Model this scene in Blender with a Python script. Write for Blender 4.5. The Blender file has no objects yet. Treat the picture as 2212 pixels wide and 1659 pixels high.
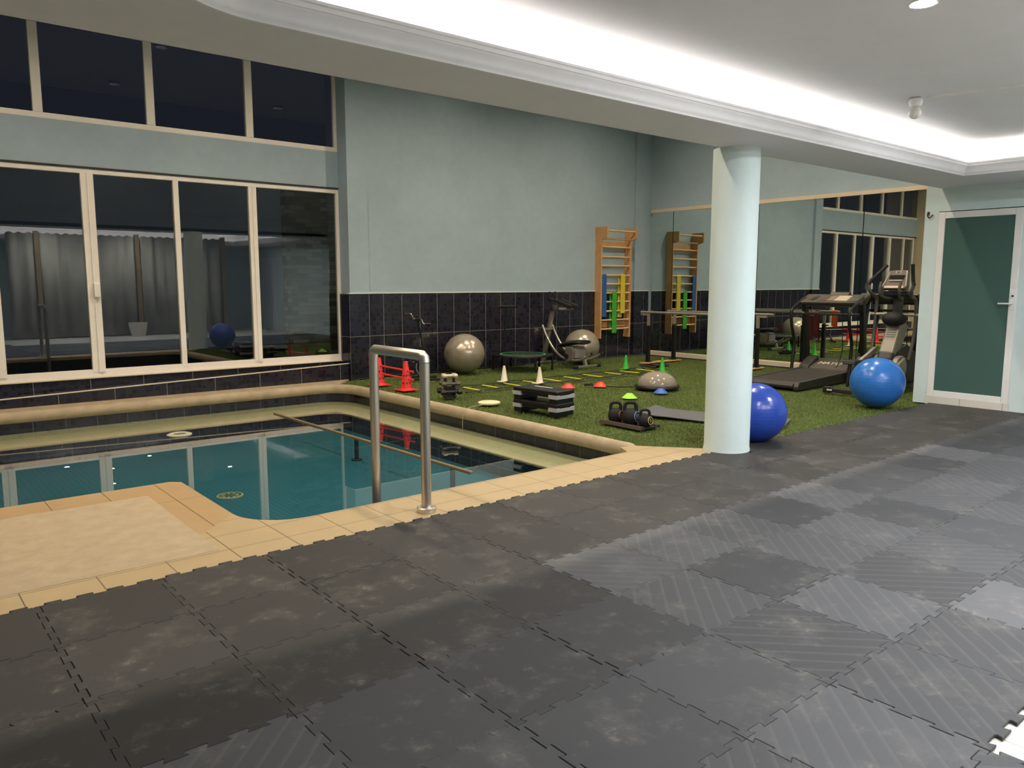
import bpy, bmesh, math, random
from mathutils import Vector, Matrix
random.seed(7)
S = bpy.context.scene
COL = S.collection
PI = math.pi

# ------------------------------------------------------------------ camera
cam_d = bpy.data.cameras.new('camera')
cam = bpy.data.objects.new('camera', cam_d)
COL.objects.link(cam)
YAW, PITCH, FPX = 0.694212, -0.129255, 1682.29
fw = Vector((math.sin(YAW) * math.cos(PITCH), math.cos(YAW) * math.cos(PITCH), math.sin(PITCH)))
rt = Vector((math.cos(YAW), -math.sin(YAW), 0))
up = rt.cross(fw)
roll = 0.00057
rt, up = rt * math.cos(roll) + up * math.sin(roll), up * math.cos(roll) - rt * math.sin(roll)
cam.matrix_world = Matrix(((rt.x, up.x, -fw.x, 0), (rt.y, up.y, -fw.y, 0), (rt.z, up.z, -fw.z, 1.45), (0, 0, 0, 1)))
cam_d.sensor_width = 36
cam_d.lens = FPX / 2212 * 36
cam_d.clip_start = 0.05
S.camera = cam

# ------------------------------------------------------------------ world (night sky), exposure, light strengths
W = bpy.data.worlds.new('night')
S.world = W
W.use_nodes = True
W.node_tree.nodes['Background'].inputs[0].default_value = (0.6, 0.7, 1.0, 1)
W.node_tree.nodes['Background'].inputs[1].default_value = 0.028
S.view_settings.view_transform = 'Standard'
S.view_settings.look = 'None'
S.view_settings.exposure = 0.0
S.view_settings.gamma = 1.0
S.cycles.use_denoising = True
S.cycles.max_bounces = 10
S.cycles.transparent_max_bounces = 12
S.cycles.sample_clamp_indirect = 80.0
COVE_STRENGTH = 18.0        # LED strips hidden in the ceiling cove
HALL_STRENGTH = 1500.0       # warm recessed lamps of the tall pool hall
DOWN_STRENGTH = 1550.0        # small white downlights over the mats

# ------------------------------------------------------------------ materials
def lin(h):
    h = h.lstrip('#')
    o = []
    for i in (0, 2, 4):
        c = int(h[i:i + 2], 16) / 255
        o.append(c / 12.92 if c <= 0.04045 else ((c + 0.055) / 1.055) ** 2.4)
    return (o[0], o[1], o[2], 1.0)

class NT:
    """small helper round one material's node tree"""
    def __init__(s, name):
        s.m = bpy.data.materials.new(name)
        s.m.use_nodes = True
        s.t = s.m.node_tree
        s.b = s.t.nodes['Principled BSDF']
        s.out = s.t.nodes['Material Output']
    def n(s, kind, **kw):
        nd = s.t.nodes.new(kind)
        for k, v in kw.items():
            if hasattr(nd, k) and not k[0].isupper():
                setattr(nd, k, v)
            else:
                nd.inputs[k.replace('_', ' ')].default_value = v
        return nd
    def l(s, a, b):
        s.t.links.new(a, b)
    def math(s, op, a, b=None, c=None):
        nd = s.t.nodes.new('ShaderNodeMath')
        nd.operation = op
        for i, v in enumerate((a, b, c)):
            if v is None: continue
            if isinstance(v, (int, float)): nd.inputs[i].default_value = v
            else: s.l(v, nd.inputs[i])
        return nd.outputs[0]
    def mix(s, fac, a, b, mode='MIX'):
        nd = s.t.nodes.new('ShaderNodeMix')
        nd.data_type = 'RGBA'
        nd.blend_type = mode
        for i, v in ((0, fac), (6, a), (7, b)):
            if isinstance(v, (int, float)): nd.inputs[i].default_value = v
            elif isinstance(v, tuple): nd.inputs[i].default_value = v
            else: s.l(v, nd.inputs[i])
        return nd.outputs[2]
    def pos(s):
        return s.n('ShaderNodeTexCoord').outputs['Object']
    def noise(s, vec, scale, detail=4, rough=0.6):
        nd = s.n('ShaderNodeTexNoise', Scale=scale, Detail=detail, Roughness=rough)
        s.l(vec, nd.inputs['Vector'])
        return nd.outputs['Fac']
    def ramp(s, fac, a, b):
        nd = s.t.nodes.new('ShaderNodeMapRange')
        s.l(fac, nd.inputs[0])
        nd.inputs[1].default_value = a
        nd.inputs[2].default_value = b
        return nd.outputs[0]
    def bump(s, h, strength=0.3, dist=0.01):
        nd = s.n('ShaderNodeBump', Strength=strength, Distance=dist)
        s.l(h, nd.inputs['Height'])
        s.l(nd.outputs[0], s.b.inputs['Normal'])

def M(name, hexc, rough=0.5, metal=0.0, var=0.0, vscale=6.0, bump=0.0, bscale=60.0, spec=0.5, coat=0.0):
    k = NT(name)
    c = lin(hexc)
    k.b.inputs['Roughness'].default_value = rough
    k.b.inputs['Metallic'].default_value = metal
    k.b.inputs['Specular IOR Level'].default_value = spec
    if coat:
        k.b.inputs['Coat Weight'].default_value = coat
        k.b.inputs['Coat Roughness'].default_value = 0.1
    p = k.pos()
    nz = k.noise(p, vscale, 5)
    lo = tuple(x * (1 - max(var, 0.03)) for x in c[:3]) + (1,)
    hi = tuple(min(1, x * (1 + max(var, 0.03))) for x in c[:3]) + (1,)
    k.l(k.mix(k.ramp(nz, 0.3, 0.7), lo, hi), k.b.inputs['Base Color'])
    if bump:
        k.bump(k.noise(p, bscale, 4), bump, 0.01)
    return k.m

def emis(name, rgb, strength):
    k = NT(name)
    e = k.n('ShaderNodeEmission', Strength=strength)
    e.inputs[0].default_value = (*rgb, 1)
    k.l(e.outputs[0], k.out.inputs[0])
    return k.m

def tile_uv(k):
    """u runs along the wall in either horizontal direction, v is height"""
    s = k.n('ShaderNodeSeparateXYZ')
    k.l(k.pos(), s.inputs[0])
    c = k.n('ShaderNodeCombineXYZ')
    k.l(k.math('ADD', s.outputs[0], s.outputs[1]), c.inputs[0])
    k.l(s.outputs[2], c.inputs[1])
    return c.outputs[0], s

def brick(k, vec, w, h, mortar, offset=0.0, shift=(0, 0, 0)):
    mp = k.n('ShaderNodeMapping')
    k.l(vec, mp.inputs[0])
    mp.inputs['Location'].default_value = shift
    nd = k.n('ShaderNodeTexBrick', offset=offset, squash=1.0)
    nd.inputs['Scale'].default_value = 1.0
    nd.inputs['Mortar Size'].default_value = mortar
    nd.inputs['Mortar Smooth'].default_value = 0.1
    nd.inputs['Brick Width'].default_value = w
    nd.inputs['Row Height'].default_value = h
    nd.inputs['Color1'].default_value = (0, 0, 0, 1)
    nd.inputs['Color2'].default_value = (1, 1, 1, 1)
    nd.inputs['Mortar'].default_value = (0.5, 0.5, 0.5, 1)
    k.l(mp.outputs[0], nd.inputs['Vector'])
    return nd

def navy_tile(name, w, h, shift, grout='#8f8a84', mortar=0.003):
    k = NT(name)
    uv, _ = tile_uv(k)
    b = brick(k, uv, w, h, mortar, 0.0, shift)
    # little printed mosaic blocks inside each tile
    v = k.n('ShaderNodeTexVoronoi', distance='CHEBYCHEV', Scale=15.0, Randomness=0.5)
    k.l(uv, v.inputs['Vector'])
    sep = k.n('ShaderNodeSeparateColor')
    k.l(v.outputs['Color'], sep.inputs[0])
    size = k.math('MULTIPLY_ADD', sep.outputs[1], 0.22, 0.24)
    inside_ = k.math('MULTIPLY', k.math('LESS_THAN', v.outputs['Distance'], size), k.math('GREATER_THAN', sep.outputs[0], 0.3))
    nz = k.noise(uv, 3.0, 3)
    ground = k.mix(k.ramp(nz, 0.3, 0.7), lin('#24232e'), lin('#2b2a35'))
    blocks = k.mix(inside_, ground, lin('#1c1b25'))
    k.l(k.mix(b.outputs['Fac'], blocks, lin(grout)), k.b.inputs['Base Color'])
    k.b.inputs['Roughness'].default_value = 0.16
    r = k.math('MULTIPLY_ADD', b.outputs['Fac'], 0.5, 0.14)
    k.l(r, k.b.inputs['Roughness'])
    k.bump(k.math('SUBTRACT', 1.0, b.outputs['Fac']), 0.15, 0.003)
    return k.m

def floor_tile(name, hexc, grout, w, h, shift, rough=0.35, mortar=0.0035, var=0.05):
    k = NT(name)
    p = k.pos()
    b = brick(k, p, w, h, mortar, 0.0, shift)
    c = lin(hexc)
    nz = k.ramp(k.noise(p, 5.0, 6), 0.3, 0.7)
    base = k.mix(nz, tuple(x * (1 - var) for x in c[:3]) + (1,), tuple(min(1, x * (1 + var)) for x in c[:3]) + (1,))
    k.l(k.mix(b.outputs['Fac'], base, lin(grout)), k.b.inputs['Base Color'])
    k.b.inputs['Roughness'].default_value = rough
    k.bump(k.math('SUBTRACT', 1.0, b.outputs['Fac']), 0.2, 0.003)
    return k.m

def glassy(name, tint, f0, gloss=(1, 1, 1), wave=0.0):
    """clear sheet: Schlick reflection over a tinted see-through layer"""
    k = NT(name)
    g = k.n('ShaderNodeNewGeometry')
    d = k.n('ShaderNodeVectorMath', operation='DOT_PRODUCT')
    k.l(g.outputs['Incoming'], d.inputs[0])
    k.l(g.outputs['Normal'], d.inputs[1])
    c = k.math('ABSOLUTE', d.outputs['Value'])
    f = k.math('POWER', k.math('SUBTRACT', 1.0, c), 5.0)
    f = k.math('MULTIPLY_ADD', f, 1.0 - f0, f0)
    tr = k.n('ShaderNodeBsdfTransparent')
    tr.inputs[0].default_value = (*tint, 1)
    gl = k.n('ShaderNodeBsdfGlossy', Roughness=0.0)
    gl.inputs[0].default_value = (*gloss, 1)
    if wave:
        bp = k.n('ShaderNodeBump', Strength=wave, Distance=0.01)
        k.l(k.noise(k.pos(), 2.5, 2), bp.inputs['Height'])
        k.l(bp.outputs[0], gl.inputs['Normal'])
    mx = k.n('ShaderNodeMixShader')
    k.l(f, mx.inputs[0]); k.l(tr.outputs[0], mx.inputs[1]); k.l(gl.outputs[0], mx.inputs[2])
    k.l(mx.outputs[0], k.out.inputs[0])
    return k.m

def wall_paint(name, hexc, var=0.07):
    k = NT(name)
    p = k.pos()
    c = lin(hexc)
    nz = k.math('ADD', k.math('MULTIPLY', k.noise(p, 1.3, 6, 0.65), 0.7), k.math('MULTIPLY', k.noise(p, 9.0, 4), 0.3))
    f = k.ramp(nz, 0.35, 0.65)
    k.l(k.mix(f, tuple(x * (1 - var) for x in c[:3]) + (1,), tuple(min(1, x * (1 + var)) for x in c[:3]) + (1,)), k.b.inputs['Base Color'])
    k.b.inputs['Roughness'].default_value = 0.6
    k.bump(k.noise(p, 35.0, 5), 0.12, 0.01)
    return k.m

def rubber(name, hexc, rib=0, dust=1.0):
    """black interlocking mat: smooth or with diagonal ribs, scuffed with chalky dust"""
    k = NT(name)
    p = k.pos()
    oi = k.n('ShaderNodeObjectInfo')
    ofs = k.n('ShaderNodeVectorMath', operation='ADD')
    k.l(p, ofs.inputs[0]); k.l(oi.outputs['Location'], ofs.inputs[1])
    wp = ofs.outputs[0]
    c = lin(hexc)
    v = k.math('MULTIPLY_ADD', oi.outputs['Random'], 0.45, 0.78)
    hs = k.n('ShaderNodeHueSaturation')
    hs.inputs['Color'].default_value = c
    k.l(v, hs.inputs['Value'])
    d1 = k.ramp(k.noise(wp, 4.0, 7, 0.7), 0.52, 0.78)
    d2 = k.ramp(k.noise(wp, 16.0, 5, 0.7), 0.58, 0.72)
    d = k.math('MULTIPLY', k.math('ADD', k.math('MULTIPLY', d1, 0.5), k.math('MULTIPLY', d2, k.math('MULTIPLY', d1, 0.9))), 0.62 * dust)
    colr = k.mix(d, hs.outputs[0], lin('#8d8880'))
    k.b.inputs['Roughness'].default_value = 0.62
    k.b.inputs['Specular IOR Level'].default_value = 0.35
    fine = k.noise(wp, 120.0, 3)
    if rib:
        mp = k.n('ShaderNodeMapping')
        k.l(p, mp.inputs[0])
        mp.inputs['Rotation'].default_value = (0, 0, rib * PI / 4)
        w = k.n('ShaderNodeTexWave', wave_type='BANDS', bands_direction='X', wave_profile='SAW', Scale=4.6, Distortion=0.0)
        k.l(mp.outputs[0], w.inputs['Vector'])
        line = k.ramp(w.outputs['Fac'], 0.72, 0.95)
        colr = k.mix(k.math('MULTIPLY', line, 0.2), colr, lin('#7b7771'))
        h = k.math('MULTIPLY_ADD', w.outputs['Fac'], 1.0, k.math('MULTIPLY', fine, 0.15))
        k.bump(h, 0.22, 0.003)
    else:
        k.bump(fine, 0.2, 0.002)
    k.l(colr, k.b.inputs['Base Color'])
    return k.m

blue_wall = wall_paint('blue wall paint', '#9fb1bc')
pale_wall = wall_paint('pale aqua wall paint', '#d0dfdd', 0.03)
white_ceil = wall_paint('ceiling paint', '#dfdee1', 0.03)
cream_wall = wall_paint('cream render', '#d8c4a8', 0.05)
plaster = M('plaster moulding', '#e8e6e6', 0.5)
dado_tile = navy_tile('navy wall tile', 0.333, 0.64, (-0.145, 0, 0))
pool_tile = navy_tile('navy pool tile', 0.333, 0.32, (0.05, 0.04, 0), '#55565a')
ledge_tile = navy_tile('navy ledge tile', 0.62, 0.9, (0.1, 0.3, 0))
deck_tile = floor_tile('cream deck tile', '#b5a07b', '#74634a', 0.329, 0.265, (-0.13, -0.18, 0))
border_tile = floor_tile('tan border tile', '#b0946c', '#6b593d', 0.345, 0.9, (0.2, 0.05, 0))
white_tile = floor_tile('white floor tile', '#d8d4c8', '#9a958a', 0.45, 0.45, (0, 0, 0), 0.3)
mosaic = floor_tile('teal pool mosaic', '#256d7e', '#1d5563', 0.05, 0.05, (0, 0, 0), 0.4, 0.006, 0.08)
bench_mat = floor_tile('pale yellow pool bench tile', '#b8ad86', '#918767', 0.31, 0.31, (0, 0, 0), 0.4)
nosing_mat = M('brown bench edge', '#7d6a4c', 0.5)
stone = M('sandstone coping', '#a6957a', 0.75, 0, 0.14, 7, 0.35, 30)
slab_mat = M('mottled plaster slab', '#a8977b', 0.7, 0, 0.1, 9, 0.15, 40)
water = glassy('pool water', (0.80, 0.88, 0.87), 0.02, (1, 1, 1), 0.0)
pane_mat = glassy('window glass', (0.72, 0.76, 0.74), 0.075)
high_pane = glassy('upper window glass', (0.75, 0.76, 0.78), 0.025)
frost = NT('sea green frosted glass')
frost.b.inputs['Base Color'].default_value = lin('#48645d')
frost.b.inputs['Roughness'].default_value = 0.22
frost = frost.m
k = NT('mirror'); k.b.inputs['Base Color'].default_value = (0.70, 0.76, 0.73, 1); k.b.inputs['Metallic'].default_value = 1; k.b.inputs['Roughness'].default_value = 0.0
mirror_mat = k.m
frame_white = M('white window frame', '#efe6dc', 0.4)
door_white = M('white door frame', '#e8e6e2', 0.35)
black_metal = M('black powder coated steel', '#121212', 0.4)
black_plastic = M('black plastic', '#0e0e10', 0.4)
dark_grey = M('dark grey plastic', '#2c2a28', 0.5)
matte_black = M('matte black paint', '#050505', 1.0, spec=0.0)
grey_plastic = M('light grey plastic', '#a9a9ab', 0.45)
rubber_black = M('black rubber', '#141416', 0.7)
silver = M('silver painted steel', '#a39d93', 0.35, 0.6)
chrome = M('chrome', '#d8d4cc', 0.15, 1.0)
k = NT('brushed stainless steel'); k.b.inputs['Base Color'].default_value = lin('#d3ccc1'); k.b.inputs['Metallic'].default_value = 1; k.b.inputs['Roughness'].default_value = 0.38
k.bump(k.noise(k.pos(), 90, 2), 0.04, 0.002)
steel = k.m
alu = M('grey aluminium tube', '#a39a90', 0.4, 0.5)
beech = M('beech wood', '#cd9d68', 0.5, 0, 0.1, 9)
beech_light = M('light beech dowel', '#e0bd8b', 0.45, 0, 0.06, 12)
ply = M('plywood plank', '#d3a36b', 0.6, 0, 0.08, 10)
red_pl = M('red cone plastic', '#ee3a34', 0.45)
white_pl = M('white cone plastic', '#e6dccb', 0.45)
green_pl = M('green cone plastic', '#2fae35', 0.45)
lime_pl = M('lime disc plastic', '#9be23a', 0.4)
blue_pl = M('blue disc plastic', '#2f62b0', 0.35)
yellow_pl = M('yellow rung plastic', '#e8e03c', 0.45)
band_blue = M('blue latex', '#2d5b98', 0.6, 0, 0.06, 40)
band_green = M('green latex', '#46a83a', 0.6, 0, 0.06, 40)
band_yellow = M('yellow latex', '#d9c544', 0.6, 0, 0.06, 40)
band_orange = M('orange latex', '#e0602a', 0.6)
band_red = M('dark red latex', '#7c2530', 0.6)
curtain_mat = M('grey curtain cloth', '#918d7f', 0.9, 0, 0.08, 6)
pole_wood = M('brown timber post', '#7c6845', 0.7, 0, 0.1, 6)
led = emis('cool white led', (1.0, 0.95, 0.87), COVE_STRENGTH)
hall_led = emis('warm hall lamp', (1.0, 0.84, 0.64), HALL_STRENGTH)
down_led = emis('white downlight', (0.95, 0.97, 1.0), DOWN_STRENGTH)

def ball_mat(name, hexc, metal, rough):
    k = NT(name)
    p = k.pos()
    s = k.n('ShaderNodeSeparateXYZ'); k.l(p, s.inputs[0])
    c = lin(hexc)
    k.l(k.mix(k.ramp(k.noise(p, 14, 5), 0.3, 0.7), tuple(x * 0.92 for x in c[:3]) + (1,), tuple(min(1, x * 1.06) for x in c[:3]) + (1,)), k.b.inputs['Base Color'])
    k.b.inputs['Metallic'].default_value = metal
    k.b.inputs['Roughness'].default_value = rough
    w = k.math('SINE', k.math('MULTIPLY', s.outputs[2], 190.0))
    k.bump(w, 0.12, 0.002)
    return k.m
silver_ball = ball_mat('pearly silver vinyl', '#b3a895', 0.5, 0.24)
blue_ball = ball_mat('bright blue vinyl', '#2f6fc0', 0.0, 0.25)
royal_ball = ball_mat('royal blue vinyl', '#2747a6', 0.0, 0.25)

# outside stone cladding
k = NT('stone cladding')
uv, _ = tile_uv(k)
b = brick(k, uv, 0.28, 0.07, 0.002, 0.4)
b.inputs['Color1'].default_value = lin('#4a4336'); b.inputs['Color2'].default_value = lin('#aba193'); b.inputs['Mortar'].default_value = lin('#2a2620')
k.l(b.outputs['Color'], k.b.inputs['Base Color']); k.b.inputs['Roughness'].default_value = 0.8
stone_clad = k.m
# turf
k = NT('turf backing')
p = k.pos()
k.l(k.mix(k.ramp(k.noise(p, 3.0, 6), 0.3, 0.7), lin('#414f1f'), lin('#55642a')), k.b.inputs['Base Color'])
k.b.inputs['Roughness'].default_value = 0.9
k.bump(k.noise(p, 140, 4), 0.8, 0.02)
turf_base = k.m
k = NT('turf blades')
p = k.pos()
k.l(k.mix(k.ramp(k.noise(p, 60.0, 3), 0.3, 0.7), lin('#56672b'), lin('#76863a')), k.b.inputs['Base Color'])
k.b.inputs['Roughness'].default_value = 0.55
turf_blade = k.m
mat_plain = rubber('plain black rubber', '#424244')
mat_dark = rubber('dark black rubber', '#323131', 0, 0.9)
mat_rib_a = rubber('ribbed black rubber', '#4c4c4e', 1)
mat_rib_b = rubber('cross ribbed black rubber', '#49494b', -1)
mat_worn = rubber('worn grey rubber', '#585859', 0, 1.4)

# ------------------------------------------------------------------ geometry helpers
class MB:
    def __init__(s):
        s.v = []; s.f = []
    def add(s, vs, fs):
        o = len(s.v)
        s.v += [tuple(v) for v in vs]
        s.f += [tuple(i + o for i in f) for f in fs]
        return s
    def box(s, c, d, rz=0.0, m=None):
        hx, hy, hz = d[0] / 2, d[1] / 2, d[2] / 2
        vs = [Vector((x, y, z)) for z in (-hz, hz) for x, y in ((-hx, -hy), (hx, -hy), (hx, hy), (-hx, hy))]
        r = m if m is not None else Matrix.Rotation(rz, 3, 'Z')
        vs = [r @ v + Vector(c) for v in vs]
        return s.add(vs, [(3, 2, 1, 0), (4, 5, 6, 7), (0, 1, 5, 4), (1, 2, 6, 5), (2, 3, 7, 6), (3, 0, 4, 7)])
    def bx(s, x0, x1, y0, y1, z0, z1):
        return s.box(((x0 + x1) / 2, (y0 + y1) / 2, (z0 + z1) / 2), (x1 - x0, y1 - y0, z1 - z0))
    def beam(s, p0, p1, w, h):
        """rectangular bar from p0 to p1, w across, h in the upright sense"""
        p0, p1 = Vector(p0), Vector(p1)
        d = p1 - p0
        z = d.normalized()
        u = Vector((0, 0, 1)) if abs(z.z) < 0.95 else Vector((1, 0, 0))
        x = u.cross(z).normalized(); y = z.cross(x)
        return s.box((p0 + p1) / 2, (w, h, d.length), m=Matrix((x, y, z)).transposed())
    def tube(s, pts, r, n=12, caps=True, flat=1.0):
        pts = [Vector(p) for p in pts]
        rs = r if isinstance(r, (list, tuple)) else [r] * len(pts)
        t0 = (pts[1] - pts[0]).normalized()
        u = Vector((0, 0, 1)) if abs(t0.z) < 0.9 else Vector((1, 0, 0))
        x = u.cross(t0).normalized()
        vs = []
        for i, p in enumerate(pts):
            if i == 0: t = t0
            elif i == len(pts) - 1: t = (pts[i] - pts[i - 1]).normalized()
            else: t = ((pts[i] - pts[i - 1]).normalized() + (pts[i + 1] - pts[i]).normalized()).normalized()
            x = (x - t * x.dot(t)).normalized()
            y = t.cross(x)
            for j in range(n):
                a = 2 * PI * j / n
                vs.append(p + (x * math.cos(a) + y * math.sin(a) * flat) * rs[i])
        fs = []
        for i in range(len(pts) - 1):
            for j in range(n):
                a, b = i * n + j, i * n + (j + 1) % n
                fs.append((a, b, b + n, a + n))
        if caps:
            fs.append(tuple(reversed(range(n))))
            fs.append(tuple(range((len(pts) - 1) * n, len(pts) * n)))
        return s.add(vs, fs)
    def cyl(s, p0, p1, r0, r1=None, n=16):
        return s.tube([p0, p1], [r0, r1 if r1 is not None else r0], n)
    def lathe(s, prof, c=(0, 0, 0), n=24, sx=1, sy=1, ring=False):
        """profile of (radius, z) turned round the vertical through c"""
        vs = []; fs = []
        for r, z in prof:
            for j in range(n):
                a = 2 * PI * j / n
                vs.append((c[0] + r * sx * math.cos(a), c[1] + r * sy * math.sin(a), c[2] + z))
        for i in range(len(prof) - 1):
            for j in range(n):
                a, b = i * n + j, i * n + (j + 1) % n
                fs.append((a, b, b + n, a + n))
        if ring:                        # a hoop: join the last circle to the first
            k0 = (len(prof) - 1) * n
            fs += [(k0 + j, k0 + (j + 1) % n, (j + 1) % n, j) for j in range(n)]
            return s.add(vs, fs)
        if prof[0][0] > 1e-4: fs.append(tuple(reversed(range(n))))
        if prof[-1][0] > 1e-4: fs.append(tuple(range((len(prof) - 1) * n, len(prof) * n)))
        return s.add(vs, fs)
    def sphere(s, c, r, n=32, m=16, sz=1.0):
        return s.lathe([(max(r * math.sin(PI * i / m), 1e-5), -r * math.cos(PI * i / m) * sz) for i in range(m + 1)], c, n)
    def prism(s, poly, z0, z1):
        n = len(poly)
        vs = [(x, y, z0) for x, y in poly] + [(x, y, z1) for x, y in poly]
        fs = [tuple(reversed(range(n))), tuple(range(n, 2 * n))]
        fs += [(i, (i + 1) % n, n + (i + 1) % n, n + i) for i in range(n)]
        return s.add(vs, fs)
    def extr(s, prof, origin, ax, ay, az, length):
        """profile of (a, b) in the ax/ay plane pushed along az"""
        o, ax, ay, az = Vector(origin), Vector(ax), Vector(ay), Vector(az)
        n = len(prof)
        vs = [o + ax * a + ay * b for a, b in prof] + [o + ax * a + ay * b + az * length for a, b in prof]
        fs = [tuple(range(n)), tuple(reversed(range(n, 2 * n)))]
        fs += [((i + 1) % n, i, n + i, n + (i + 1) % n) for i in range(n)]
        return s.add(vs, fs)
    def build(s, name, mat, parent=None, smooth=False, bevel=0.0, seg=2):
        me = bpy.data.meshes.new(name)
        me.from_pydata(s.v, [], s.f)
        bm = bmesh.new(); bm.from_mesh(me)
        bmesh.ops.recalc_face_normals(bm, faces=bm.faces)
        bm.to_mesh(me); bm.free()
        me.materials.append(mat)
        if smooth:
            for p in me.polygons: p.use_smooth = True
            me.set_sharp_from_angle(angle=math.radians(38))
        o = bpy.data.objects.new(name, me)
        COL.objects.link(o)
        if parent: o.parent = parent
        if bevel:
            bv = o.modifiers.new('bevel', 'BEVEL')
            bv.width = bevel; bv.segments = seg; bv.limit_method = 'ANGLE'
        return o

def tag(o, label=None, cat=None, group=None, kind=None):
    if label: o['label'] = label
    if cat: o['category'] = cat
    if group: o['group'] = group
    if kind: o['kind'] = kind
    return o

def thing(name, loc, label, cat, rz=0.0, group=None):
    o = bpy.data.objects.new(name, None)
    COL.objects.link(o)
    o.location = loc; o.rotation_euler = (0, 0, rz)
    o.empty_display_size = 0.05
    return tag(o, label, cat, group)

def structure(o):
    o['kind'] = 'structure'
    return o

def dup(root, loc, rz=None, label=None, group=None):
    r = root.copy(); COL.objects.link(r)
    r.location = loc
    if rz is not None: r.rotation_euler = (0, 0, rz)
    if label: r['label'] = label
    if group: r['group'] = group
    for ch in root.children:
        c = ch.copy(); COL.objects.link(c); c.parent = r
        for g in ch.children:
            d = g.copy(); COL.objects.link(d); d.parent = c
    return r

def arc(cx, cy, r, a0, a1, n=10):
    return [(cx + r * math.cos(math.radians(a0 + (a1 - a0) * i / n)), cy + r * math.sin(math.radians(a0 + (a1 - a0) * i / n))) for i in range(n + 1)]

def smooth_path(pts, n=8):
    """Catmull-Rom through the points"""
    P = [Vector(p) for p in pts]
    P = [P[0] * 2 - P[1]] + P + [P[-1] * 2 - P[-2]]
    out = []
    for i in range(1, len(P) - 2):
        a, b, c, d = P[i - 1], P[i], P[i + 1], P[i + 2]
        for j in range(n):
            t = j / n
            out.append(0.5 * ((2 * b) + (c - a) * t + (2 * a - 5 * b + 4 * c - d) * t * t + (3 * b - a - 3 * c + d) * t ** 3))
    out.append(P[-2])
    return out

def text(body, mat, size, parent, matrix, name='number', extrude=0.001, shear=0.0):
    cu = bpy.data.curves.new(name, 'FONT')
    cu.body = body; cu.size = size; cu.extrude = extrude; cu.align_x = 'CENTER'; cu.align_y = 'CENTER'; cu.shear = shear
    cu.materials.append(mat)
    o = bpy.data.objects.new(name, cu)
    COL.objects.link(o)
    dg = bpy.context.evaluated_depsgraph_get()
    me = bpy.data.meshes.new_from_object(o.evaluated_get(dg))
    bpy.data.objects.remove(o)
    o = bpy.data.objects.new(name, me)
    COL.objects.link(o)
    o.parent = parent
    o.matrix_local = matrix
    return o

# ------------------------------------------------------------------ the setting
XL, XR, XD = -0.55, 12.40, 9.874       # left wall, mirror wall, door wall
YB, YW, YE = 10.585, 10.85, 3.97       # back wall, window plane, edge of the low ceiling
ZH, ZS, ZC = 5.2, 2.55, 2.85           # hall ceiling, soffit, recessed ceiling

# pool outline
pool = [(1.70, 5.83)] + [(1.64, 5.89)] + [(XL, 5.89), (XL, 10.21)] + arc(4.83, 9.75, 0.46, 90, 0, 8) + [(5.29, 4.44)] + \
       [(2.06, 4.44)] + arc(2.06, 4.80, 0.36, 270, 180, 8)[1:]
def loop_wall(poly, z0, z1, closed=True):
    m = MB(); n = len(poly)
    vs = [(x, y, z0) for x, y in poly] + [(x, y, z1) for x, y in poly]
    m.add(vs, [(i, (i + 1) % n, n + (i + 1) % n, n + i) for i in range(n if closed else n - 1)])
    return m
structure(loop_wall(pool, -0.47, -0.055).build('wall_pool', pool_tile))
structure(MB().prism(pool, -0.53, -0.45).build('floor_pool', mosaic))
inner = [(XL, 9.32)] + arc(4.61, 9.20, 0.12, 90, 0, 5) + [(4.73, 4.44)]
outer = [(5.29, 4.44)] + arc(4.83, 9.75, 0.46, 0, 90, 8) + [(XL, 10.21)]
structure(MB().prism(inner + outer, -0.265, -0.245).build('floor_pool_bench', bench_mat))
structure(loop_wall(inner, -0.45, -0.26, False).build('wall_pool_bench', pool_tile))
m = MB(); m.tube([(x, y, -0.249) for x, y in inner], 0.012, 6); structure(m.build('trim_pool_bench', nosing_mat))
wsurf = MB(); wsurf.add([(x, y, -0.21) for x, y in pool], [tuple(range(len(pool)))])
tag(wsurf.build('pool_water', water), 'still clear pool water mirroring the window frames', 'water', kind='stuff')

# decks
front = [(XL, 3.86), (5.62, 3.86), (5.64, 4.08), (5.235, 4.575), (5.08, 4.60), (5.00, 4.44), (2.06, 4.44)] + arc(2.06, 4.80, 0.36, 270, 180, 8)[1:] + [(1.70, 4.80), (1.40, 4.50), (1.40, 4.18), (XL, 4.18)]
structure(MB().prism(front, -0.06, 0.0).build('floor_deck', deck_tile))
border = [(1.40, 4.50), (1.70, 4.80), (1.70, 5.83), (1.64, 5.89), (XL, 5.89), (XL, 5.59), (1.40, 5.59)]
structure(MB().prism(border, -0.06, 0.0).build('floor_deck_border', border_tile))
structure(MB().bx(XL, 1.40, 4.18, 5.59, -0.06, 0.002).build('floor_slab', slab_mat))
structure(MB().bx(XL, XD, -3.4, 3.90, -0.06, -0.001).build('floor', white_tile))
back = [(XL, 10.21)] + arc(4.84, 9.77, 0.45, 90, 50, 5) + [(5.18, 10.12), (5.61, 10.60), (XL, 10.60)]
structure(MB().prism(back, -0.06, 0.0).build('floor_back_deck', stone))
# rounded stone coping on the back and right sides of the pool
path = [(XL, 10.235), (1.0, 10.24), (2.5, 10.23), (4.2, 10.235)] + arc(4.84, 9.77, 0.465, 90, 0, 10) + [(5.305, 8.0), (5.30, 6.5), (5.29, 5.2), (5.275, 4.82)] + arc(5.16, 4.70, 0.12, 0, -60, 4)
m = MB(); m.tube([(x, y, -0.062) for x, y in path], [0.068] * (len(path) - 2) + [0.062, 0.042], 16)
structure(m.build('trim_coping', stone, smooth=True))

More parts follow.
